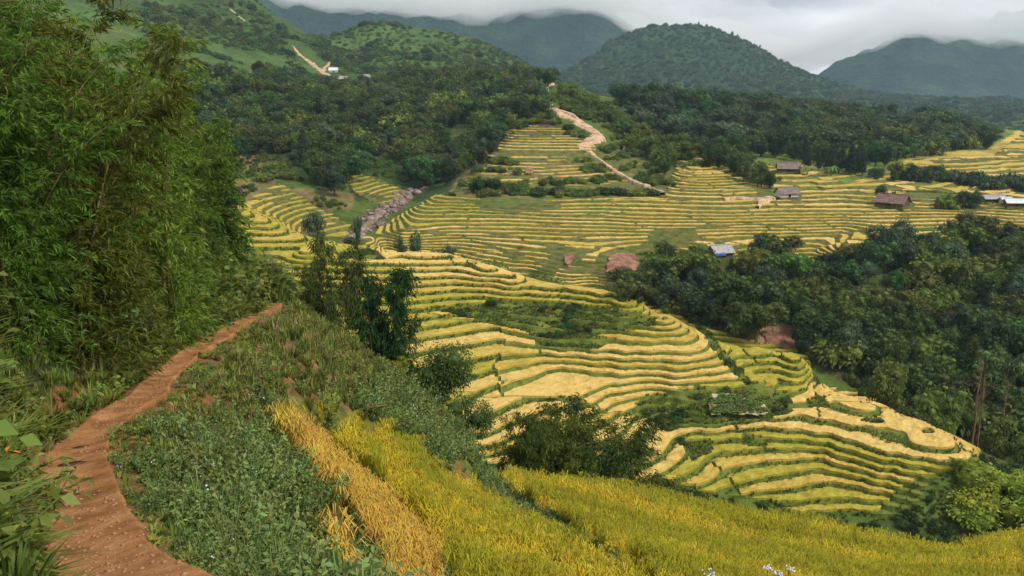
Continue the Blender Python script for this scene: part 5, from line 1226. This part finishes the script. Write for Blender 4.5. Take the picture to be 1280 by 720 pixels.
def hut(name, u, v, a, b, L_, Wd, H_, RH, rz, roof, wall, label, lift=.9, tarp=False, door=(0, 1)):
    p = at(u, v, a, b); o = empty(name, (p.x, p.y, p.z + lift), rz)
    l, w_ = L_ / 2, Wd / 2; th = .14
    link('foundation', mesh_np('foundation', *boxv(-l - .2, l + .2, -w_ - .2, w_ + .2, -3, .05), [M['bank_dry']]), o)
    # four walls, the two end ones rising to the gable
    addbox('wall', o, (-l, l, -w_, -w_ + th, .05, H_), wall); addbox('wall', o, (-l, l, w_ - th, w_, .05, H_), wall)
    for sx in (-1, 1):
        x0 = sx * l - (th if sx > 0 else 0); x1 = x0 + th
        V = [(x0, -w_ + th, .05), (x0, w_ - th, .05), (x0, w_ - th, H_), (x0, 0, H_ + RH * .97), (x0, -w_ + th, H_)]; V += [(x1, y, z) for _, y, z in V]
        F = [[0, 1, 2, 3, 4], [9, 8, 7, 6, 5]] + [[i, i + 5, (i + 1) % 5 + 5, (i + 1) % 5] for i in range(5)]
        link('gable_wall', mesh_np('gable_wall', V, [list(reversed(f)) for f in F], [M[wall]]), o)
    ov = .55; n = 14
    for sy in (-1, 1):                                          # two roof slopes of overlapping courses
        V, F = [], []
        for k in range(5):
            f0, f1 = k / 5, (k + 1.15) / 5; y0 = sy * (w_ + ov) * (1 - f0); y1 = sy * (w_ + ov) * max(0, 1 - f1); sl = RH / w_
            z0 = H_ + RH - abs(y0) * sl + .10 + .07; z1 = H_ + RH - abs(y1) * sl + .10
            q = len(V); V += [(-l - ov, y0, z0), (l + ov, y0, z0), (l + ov, y1, z1), (-l - ov, y1, z1), (-l - ov, y0, z0 - .14), (l + ov, y0, z0 - .14), (l + ov, y1, z1 - .1), (-l - ov, y1, z1 - .1)]
            F += [[q, q+1, q+2, q+3], [q+7, q+6, q+5, q+4], [q, q+4, q+5, q+1], [q+1, q+5, q+6, q+2], [q+3, q+2, q+6, q+7], [q, q+3, q+7, q+4]]
        link('roof_slope', mesh_np('roof_slope', V, F, [M[roof]]), o)
    addbox('ridge_cap', o, (-l - ov - .05, l + ov + .05, -.18, .18, H_ + RH + .16, H_ + RH + .30), roof)
    d = addbox('door', o, (door[0] - .5, door[0] + .5, -w_ - .06, -w_ - .003, .06, min(1.9, H_ - .15)), 'hollow')
    wn = addbox('window', o, (door[0] + 1.2, door[0] + 1.9, -w_ - .05, -w_ - .003, .9, min(1.6, H_ - .2)), 'hollow')
    if tarp: addbox('tarpaulin', o, (-l - .1, l * .1, -w_ - .5, -w_ - .12, .7, H_ - .1), 'blue_tarp')
    return tag(o, label, 'hut')
hut('wooden_hut', 985, 217, 320, 420, 8.5, 4.5, 1.6, 2.0, -.12, 'thatch', 'plank', 'dark-roofed wooden hut at the upper field edge beside the banana plants')
hut('wooden_hut', 983, 249, 250, 380, 7, 4, 1.6, 1.7, .25, 'thatch', 'limewash', 'hut with a limewashed wall and thatched roof at the foot of the tree belt', tarp=False)
hut('wooden_hut', 1115, 260, 250, 380, 9, 6.5, 1.3, 2.3, -.75, 'thatch_brown', 'plank', 'brown plank hut with a broad gable, below the round dark tree', 1.0)
hut('wooden_hut', 900, 325, 215, 300, 5.5, 4.2, 1.7, 1.5, .30, 'grey_roof', 'plank', 'small grey-roofed hut with blue tarpaulin half hidden at the ravine edge', 1.0, True)
hut('field_shed', 1164, 217, 320, 460, 8, 3.5, 1.0, .9, .05, 'thatch', 'plank', 'low flat field shed among the far yellow fields')
hut('field_shed', 1240, 255, 270, 380, 6.5, 3.6, 1.2, .9, .02, 'grey_roof', 'plank', 'long grey-roofed shed, larger of the two on the far right fields')
hut('field_shed', 1268, 261, 270, 380, 6.0, 3.6, 1.4, .9, -.1, 'white_roof', 'plank', 'white-roofed shed at the right edge of the far fields')
hut('field_shed', 1256, 257, 270, 380, 3.0, 2.4, 1.2, .6, .1, 'white_roof', 'limewash', 'small white shed squeezed between the grey and the white roof')
hut('farm_house', 417, 92, 600, 1000, 7, 4.5, 2, 2, .1, 'white_roof', 'limewash', 'far house with a whitish roof at the foot of the bare hill track', 1)
hut('farm_house', 430, 103, 600, 1000, 6.5, 4.5, 2, 2, -.2, 'grey_roof', 'plank', 'far grey house in the middle of the valley village', 1)
hut('farm_house', 431, 111, 500, 1000, 8, 5, 2, 2.6, .3, 'thatch', 'plank', 'lowest dark-roofed house of the far village', 1)
hut('farm_house', 458, 101, 600, 1000, 8, 4.5, 2, 2, 0, 'grey_roof', 'limewash', 'far pale house at the right end of the valley village', 1)
hut('field_shed', 291, 247, 250, 400, 7, 4, 1.6, 1.4, .5, 'thatch_brown', 'plank', 'dark shed beside the thicket edge above the stream terraces')
# two posts by the end of the path, fallen wood on the slope
def post(u, vt, Y, label, name='wooden_post'):
    w_, t = wT(u, vt); x = float(w_) * Y; z0 = float(Hg(x, Y)); h = max(float(t) * Y - z0, 1.2)
    V, F = tube([[0, 0, -.4], [.02, 0, h * .6], [.05, .02, h]], [.055, .05, .04], 7); o = link(name, mesh_np(name, V, F, [M['bark']], True), None, (x, Y, z0)); return tag(o, label, 'post', 'weathered posts past the path end')
post(308, 332, 60, 'grey wooden post standing past the red cut, the one nearer the thicket'); post(315, 331, 60, 'grey wooden post standing past the red cut, the one farther from the thicket')
p = at(452, 517, 20, 60)
V, F = tube([[-1.1, -.3, .0], [0, 0, .22], [.9, .5, .16]], [.05, .07, .03], 6); tag(link('fallen_branch', mesh_np('fallen_branch', V, F, [M['deadwood']], True), None, p), 'dry fallen branch lying on the weedy slope above the golden field', 'branch')
# ------------------------------------------------------------------ scrub on hill, spur, ravine and banks
def near_source(nm, label, cat, me, u, v, a, b, lift=0, s=1):
    p = at(u, v, a, b); o = link(nm, me, None, (p.x, p.y, p.z + lift), 0, s); return tag(o, label, cat)
S1 = near_source('shrub', 'round green shrub on the track side of the terraced hill', 'shrub', proto('shrub', 'leaf_bamboo', 1)[2], 770, 200, 320, 480, 0, 1.4)
S2 = near_source('shrub', 'dark shrub at the lower end of the terraced hill flank', 'shrub', proto('shrub', 'leaf_broad', 2)[2], 700, 236, 300, 420, 0, 1.3)
S3 = near_source('shrub', 'pale green shrub above the burnt strip near the hill top', 'shrub', proto('shrub', 'leaf_bright', 3)[2], 668, 144, 340, 540, 0, 1.6)
r_ = np.random.default_rng(12)
X, Y = jgrid(-60, 110, 305, 530, 1.9, r_); Z, u, v = seen(X, Y); n = fbm(X / 9, Y / 9, 4, 120); HILL = [(560,246),(640,168),(672,128),(690,108),(720,120),(800,170),(850,243),(700,247)]
tr_ = ~inpoly(u, v, [(725,178),(745,185),(765,208),(800,228),(835,240),(825,248),(790,236),(745,208),(720,194)]) & ~inpoly(u, v, [(672,105),(700,105),(700,135),(765,168),(765,180),(720,195),(715,180),(735,170),(680,140),(668,125)])
fr = (Z + 1.2 * n) / 2.6; fr -= np.floor(fr)
m = inpoly(u, v, HILL) & tr_ & (((fr < .36) & (n > -.22)) | (v < 150)) & ~inpoly(u, v, [(600,196),(648,166),(700,166),(735,182),(730,200)]) & ~inpoly(u, v, [(645,200),(715,198),(735,222),(650,222)])
pale = r_.random(X.size)
for S_, mm, nm in ((S1, pale < .45, 'hillside_scrub'), (S2, (pale >= .45) & (pale < .7), 'hillside_scrub'), (S3, pale >= .7, 'hillside_scrub')):
    j = np.nonzero(m & mm)[0]; scatter(nm, 'low green scrub in bands across the terraced hill', S_, np.stack([X[j], Y[j], Z[j] + .25], 1), r_.random(len(j)) * 6.28, np.stack([.7 + .9 * r_.random(len(j))], 0)[0])
# clearing with bright bushes left of the stream
X, Y = jgrid(-150, -40, 270, 420, 3.2, r_); Z, u, v = seen(X, Y); n = fbm(X / 10, Y / 10, 3, 121)
m = inpoly(u, v, [(285,190),(350,195),(385,235),(440,262),(400,262),(350,228),(285,262)]) | inpoly(u, v, [(455,195),(500,205),(530,238),(500,225),(455,222)])
j = np.nonzero(m & (n > -.05))[0]; scatter('clearing_scrub', 'low bushes in the brown clearing left of the stream', S1, np.stack([X[j], Y[j], Z[j]], 1), r_.random(len(j)) * 6.28, .5 + .7 * r_.random(len(j)))
for q, (u0, v0) in enumerate([(338,212),(352,208),(345,222),(362,224),(330,226)]):
    p = at(u0, v0, 280, 420); tree('shrub', 'leaf_bright', q % 3 + 1, p.x, p.y, 3.2, 1.7, 'bright green bush in the brown clearing, %s from the thicket side' % ORD[q], 'bright bushes in the clearing', parts=False)
# ravine floor cover
X, Y = jgrid(5, 190, 150, 262, 2.3, r_); Z, u, v = seen(X, Y); n = fbm(X / 9, Y / 9, 3, 122)
bare = inpoly(u, v, [(938,408),(985,404),(1008,440),(960,440)]) | inpoly(u, v, [(1040,370),(1110,368),(1108,396),(1045,398)]) | inpoly(u, v, [(1160,385),(1200,380),(1200,400),(1150,420)])
j = np.nonzero(inpoly(u, v, [(790,350),(1000,325),(1300,295),(1420,290),(1420,640),(1225,585),(1000,445),(860,400),(775,375)]) & ~bare & (n > -.3))[0]
S4 = near_source('shrub', 'dark shrub on the ravine slope beside the bare earth gully', 'shrub', proto('shrub', 'leaf_broad', 3)[2], 1012, 420, 170, 240)
scatter('ravine_scrub', 'dark undergrowth between the trees of the ravine', S4, np.stack([X[j], Y[j], Z[j] - .2], 1), r_.random(len(j)) * 6.28, .7 + .9 * r_.random(len(j)))
# green patches and banks of the spur
G1 = near_source('grass_tuft', 'tall grass tuft on the green patch between the golden terraces', 'grass', tuft(70, n=40, h=.9, wd=.03, lean=.8), 700, 415, 140, 200, 1)
G2 = near_source('shrub', 'small dark shrub in the green hollow beside the garden plot', 'shrub', proto('shrub', 'leaf_broad', 1)[2], 828, 520, 120, 180, .8, .6)
X, Y = jgrid(-84, 90, 100, 262, .5, r_); H = H_exact(X, Y) ; u, v = proj(X, Y, H); ok, crop = mask_spur(X, Y, u, v); t = H / .8; k_ = np.floor(t); t = t - k_
zb = (k_ + np.minimum(t / .11, 1)) * .8
n = fbm(X / 6, Y / 6, 4, 123)
m = ok & (((t < .13) | (t > .96)) | (~crop & (n > -.3)))
j = np.nonzero(m)[0]; scatter('bank_tufts', 'grass growing on the banks between the rice terraces', G1, np.stack([X[j], Y[j], zb[j]], 1), r_.random(len(j)) * 6.28, .42 + .45 * r_.random(len(j)))
gp = inpoly(u, v, [(876,494),(940,494),(975,530),(876,540)])
m = (ok & ~crop & ~gp & (n > .02) & (r_.random(X.size) < .15)) | (~ok & (v > 560) & (Y < 136) & (Y > 104) & (u > 740) & (r_.random(X.size) < .11) & (n > -.4))
j = np.nonzero(m)[0]; zz_ = np.where(ok, zb, Hg(X, Y)); scatter('spur_scrub', 'dark scrub in the green hollows and under the lowest terraces', G2, np.stack([X[j], Y[j], zz_[j] - .15], 1), r_.random(len(j)) * 6.28, .35 + .55 * r_.random(len(j)))
m = ~ok & (u > 600) & (Y > 100) & (Y < 175) & (v > 470) & (n > -.5) & (r_.random(X.size) < .5)
j = np.nonzero(m)[0]; scatter('slope_grass', 'rough grass on the slope around the spur', G1, np.stack([X[j], Y[j], Hg(X[j], Y[j]) - .05], 1), r_.random(len(j)) * 6.28, .6 + .5 * r_.random(len(j)))
BR = [(1198,586),(1215,590),(1205,606),(1225,604),(1240,612),(1215,624),(1236,632),(1255,604),(1268,618),(1278,634),(1230,650),(1212,644),(1262,650),(1285,606),(1222,664),(1290,650)]
for q, (u0, v0) in enumerate(BR):
    p = at(u0, v0 + 8, 100, 145); tree(['feather', 'shrub'][q % 2], 'leaf_lime', q % 3 + 1, p.x, p.y, 3.0, 1.5, 'bright yellow-green bush on the slope under the pale terrace tip, %s from the top' % ordinal(q + 1), 'bright bushes below the terrace tip')
# shrub with dying orange leaves and a pink flower at the near left, white flower heads at the lower edge
def leaf_set(o, name, P, D, L_, W_, mat):
    V, F = leaves(np.array(P), np.array(D), L_, W_, .15, .35); return link(name, mesh_np(name, V, F, [M[mat]]), o)
rng = np.random.default_rng(90)
w_, t_ = wT(-25, 640); Yp = 6.8; xp = float(w_) * Yp; zp = float(Hg(xp, Yp)); fs = empty('flowering_shrub', (xp, Yp, zp)); st, Pg, Dg, Po, Do = [], [], [], [], []
for i in range(16):
    a = rng.uniform(-1.1, 1.1); hh = rng.uniform(.7, 1.55); l = rng.uniform(.2, .85); t = np.linspace(0, 1, 8)[:, None]
    p = np.array([math.cos(a) * l, math.sin(a) * l, 0]) * t ** 1.6 + np.array([0, 0, hh]) * (t - .22 * t ** 3) + rng.normal(size=(8, 3)) * .012 * t; st.append(tube(p, np.linspace(.011, .003, 8), 5) + (0,))
    for k in range(24):
        q = p[0] + (p[-1] - p[0]) * 0 + np.array([np.interp(.35 + .65 * k / 23, t[:, 0], p[:, c]) for c in range(3)]); d = rng.normal(size=3) * .6 + [math.cos(a) * .5, math.sin(a) * .5, .2]
        (Po if (i == 4 and k > 19) or (i == 9 and k > 20) else Pg).append(q); (Do if (i == 4 and k > 19) or (i == 9 and k > 20) else Dg).append(d)
    tip = p[-1]
    if i in (2, 7): V, F = lumps(np.array([tip + [0, 0, .02], tip + [.02, .01, .0], tip + [-.015, .01, .005]]), np.array([.03, .026, .024]), .15); fl_ = link('flower', mesh_np('flower', V, F, [M['pink' if i == 2 else 'flower']]), fs)
V, F, MI = join(st); link('stems', mesh_np('stems', V, F, [M['deadwood']], True), fs); leaf_set(fs, 'leaves', Pg, Dg, .105, .036, 'leaf_bright'); tag(leaf_set(fs, 'dying_leaves', Po, Do, .12, .042, 'orange_leaf'), 'orange dying leaves')
tag(fs, 'twiggy shrub with pale leaves, orange dying leaves and a pink flower, nearest the path', 'shrub')
for q, (u0, v0) in enumerate([(888,722),(960,716),(972,722),(987,718)]):
    w_, t_ = wT(u0, v0 - 6); Yp = 13.0 + q * .4; x = float(w_) * Yp; z = float(t_) * Yp; zb_ = float(Hg(x, Yp)); o = empty('white_flower', (x, Yp, zb_))
    V, F = tube([[0, 0, -.1], [.02, 0, (z - zb_) * .6], [0, .02, z - zb_]], .008, 4); link('stalk', mesh_np('stalk', V, F, [M['leaf_fern']]), o)
    V, F = lumps(np.array([[0, 0, z - zb_]]) + rng.normal(size=(12, 3)) * [.045, .045, .02], np.full(12, .03), .15); link('flower_head', mesh_np('flower_head', V, F, [M['flower']]), o)
    tag(o, 'white flower head on a thin stalk by the golden rice, %s from the uphill side' % ORD[q], 'flower', 'white flowers at the edge of the rice')
# transmission tower far up the mountain
def tower(u, v, Y, h, label):
    w_, t = wT(u, v); x = float(w_) * Y; z = float(Hg(x, Y)); o = empty('transmission_tower', (x, Y, z)); b = h * .13
    for sx in (-1, 1):
        for sy in (-1, 1): V, F = tube([[sx * b, sy * b, -1], [sx * .5, sy * .5, h]], [.35, .2], 4); link('leg', mesh_np('leg', V, F, [M['white_roof']]), o)
    for zc_ in (.72, .86): V, F = tube([[-h * .2, 0, h * zc_], [h * .2, 0, h * zc_]], .25, 4); link('cross_arm', mesh_np('cross_arm', V, F, [M['white_roof']]), o)
    tag(o, label, 'tower')
tower(655, 80, 1320, 26, 'pale lattice transmission tower beyond the wooded knoll, against the blue mountain')
# ------------------------------------------------------------------ far woods on hills and mountain
FT = near_source('shrub', 'bushy tree on the shoulder of the far green hill', 'tree', proto('shrub', 'leaf_bamboo', 2)[2], 470, 60, 800, 1250, 0, 3.2)
FD = near_source('shrub', 'dark tree on the flank of the domed mountain', 'tree', proto('shrub', 'leaf_broad', 3)[2], 860, 90, 1700, 2400, 0, 5)
for nm, lb, S_, (x0, x1, y0, y1), d, sc, th in (('hill_woods', 'scrub and small trees covering the far green hills', FT, (-420, 260, 660, 1290), 7.6, 1.9, -.26), ('hill_woods', 'darker tree patches in the folds of the far green hills', FD, (-420, 260, 640, 1290), 13, 3.2, .10),
                                             ('rear_woods', 'trees and hedges between the far fields and the mountains', FD, (240, 900, 640, 1500), 13, 2.4, -.3), ('mountain_woods', 'forest covering the domed mountain', FD, (60, 1500, 1500, 2480), 15, 4.6, -.75)):
    X, Y = jgrid(x0, x1, y0, y1, d, r_); Z, u, v = seen(X, Y); n = fbm(X / 60, Y / 60, 4, 130) + (.12 * (FD is S_))
    m = (n > th) & (u > 180) & (u < 1340) & ~inpoly(u, v, [(300,62),(352,70),(372,96),(300,96)]) & ~inpoly(u, v, [(355,50),(372,50),(425,90),(425,115),(400,105),(380,90)])
    j = np.nonzero(m)[0]; scatter(nm, lb, S_, np.stack([X[j], Y[j], Z[j] - 1], 1), r_.random(len(j)) * 6.28, sc * (.6 + .8 * r_.random(len(j)) ** 2))
    print(nm, len(j))
# tall single trees on the mountain's skyline
for q, (u0, v0) in enumerate([(868,30),(874,30),(884,31),(895,35),(903,38),(916,42),(923,44),(931,48),(940,53),(951,60)]):
    p = at(u0, v0 + 6, 1900, 2480); tree('broad', 'leaf_broad', q % 3 + 1, p.x, p.y + 10, 7 + 3 * ((q * 7) % 4), .5 + .12 * (q % 3), 'lone tall tree on the skyline of the domed mountain, %s from the summit' % ORD[q], 'tall trees on the mountain skyline', parts=False)
# ------------------------------------------------------------------ back range, clouds, haze
M['range'] = mottled('far_forested_mountain', [(.3, (.014, .034, .024)), (.5, (.028, .06, .036)), (.7, (.06, .11, .045))], .006, 9, bump=1, dist=40, scale2=.03)
gu = np.linspace(-500, 1900, 520); gy = np.exp(np.linspace(math.log(3180), math.log(5600), 150)); GU, GYr = np.meshgrid(gu, gy)
rv = np.interp(GU, [-500, 200, 330, 560, 700, 760, 800, 860, 940, 985, 1040, 1100, 1180, 1280, 1500, 1900], [-40, -60, -50, -60, -20, 15, 50, 110, 125, 100, 78, 58, 30, 20, -20, -30])
wr, Tr = wT(GU, rv); _, Tf = wT(GU, np.full(GU.shape, 141.))
yr = np.interp(GU, [-500, 800, 940, 1900], [4400, 4200, 3900, 4000]); f = np.clip((GYr - 3200) / (yr - 3200), 0, 1); f = f ** 1.2
Zr = GYr * (Tf + (Tr - Tf) * f); bk = np.clip((GYr - yr) / 1200, 0, 1); Zr -= bk * 500
XR = wr * GYr
rid = 1 - np.abs(fbm(XR / 420, GYr / 700, 5, 140)) * 2.2
Zr += (rid - .5) * 75 * np.clip(f * 2.2, 0, 1) * (1 - bk) + fbm(XR / 60, GYr / 60, 4, 141) * 16
I = np.arange(XR.size).reshape(XR.shape); F = np.stack([I[:-1, :-1], I[:-1, 1:], I[1:, 1:], I[1:, :-1]], -1).reshape(-1, 4)
tag(link('mountain_range', mesh_np('mountain_range', np.stack([XR.ravel(), GYr.ravel(), Zr.ravel()], 1), F, [M['range']], True)), kind='structure')
def volume(name, density, colour, aniso=0):
    m = bpy.data.materials.new(name); m.use_nodes = True; t = m.node_tree; t.nodes.clear(); o = t.nodes.new('ShaderNodeOutputMaterial'); v = t.nodes.new('ShaderNodeVolumePrincipled')
    v.inputs['Density'].default_value = density; v.inputs['Color'].default_value = (*colour, 1); v.inputs['Anisotropy'].default_value = aniso; t.links.new(v.outputs[0], o.inputs['Volume']); return m
# cloud bank with a lumpy underside resting on the range
cu = np.linspace(-420, 1800, 260); cy_ = np.exp(np.linspace(math.log(3250), math.log(4900), 70)); CU_, CY_ = np.meshgrid(cu, cy_)
bv_ = np.interp(CU_, [-420, 300, 360, 450, 520, 600, 700, 770, 820, 900, 1000, 1060, 1130, 1200, 1280, 1800], [-60, -4, 10, 12, 24, 26, 18, 30, 46, 68, 84, 74, 58, 50, 56, 40])
wc, Tc = wT(CU_, bv_); XC = wc * CY_; ref = 4050.
ZC = Tc * ref + (CY_ - ref) * .012 + fbm(XC / 330, CY_ / 420, 5, 150, .58) * 105
ed = np.clip(np.minimum((CY_ - 3250) / 350, 1), 0, 1); ZC = ZC + (1 - ed) ** 2 * 90
n0 = XC.size; V = np.concatenate([np.stack([XC.ravel(), CY_.ravel(), ZC.ravel()], 1), np.stack([XC.ravel(), CY_.ravel(), ZC.ravel().clip(-1e9, 1e9) + 95. + 60 * fbm(XC.ravel() / 260, CY_.ravel() / 260, 4, 155)], 1)])
I = np.arange(n0).reshape(XC.shape); q = lambda J: np.stack([J[:-1, :-1], J[:-1, 1:], J[1:, 1:], J[1:, :-1]], -1).reshape(-1, 4)
B = [q(I)[:, ::-1], q(I + n0)]
for e in (I[0], I[-1][::-1], I[:, 0][::-1], I[:, -1]): B.append(np.stack([e[:-1], e[1:], e[1:] + n0, e[:-1] + n0], 1))
tag(link('cloud_bank', mesh_np('cloud_bank', V, np.concatenate(B), [volume('cloud_droplets', .006, (1, 1, 1), .2)])), 'low grey-white cloud bank lying on the mountain tops', 'cloud', None, 'stuff')
V, F = boxv(-2960, 2960, -70, 3120, -135, 330)
tag(link('haze', mesh_np('haze', V, F, [volume('valley_haze', .00008, (.55, .77, 1), .2)])), 'thin bluish haze filling the valley air', 'haze', None, 'stuff')
tell_apart()
print('done', round(time.time() - T00, 1))
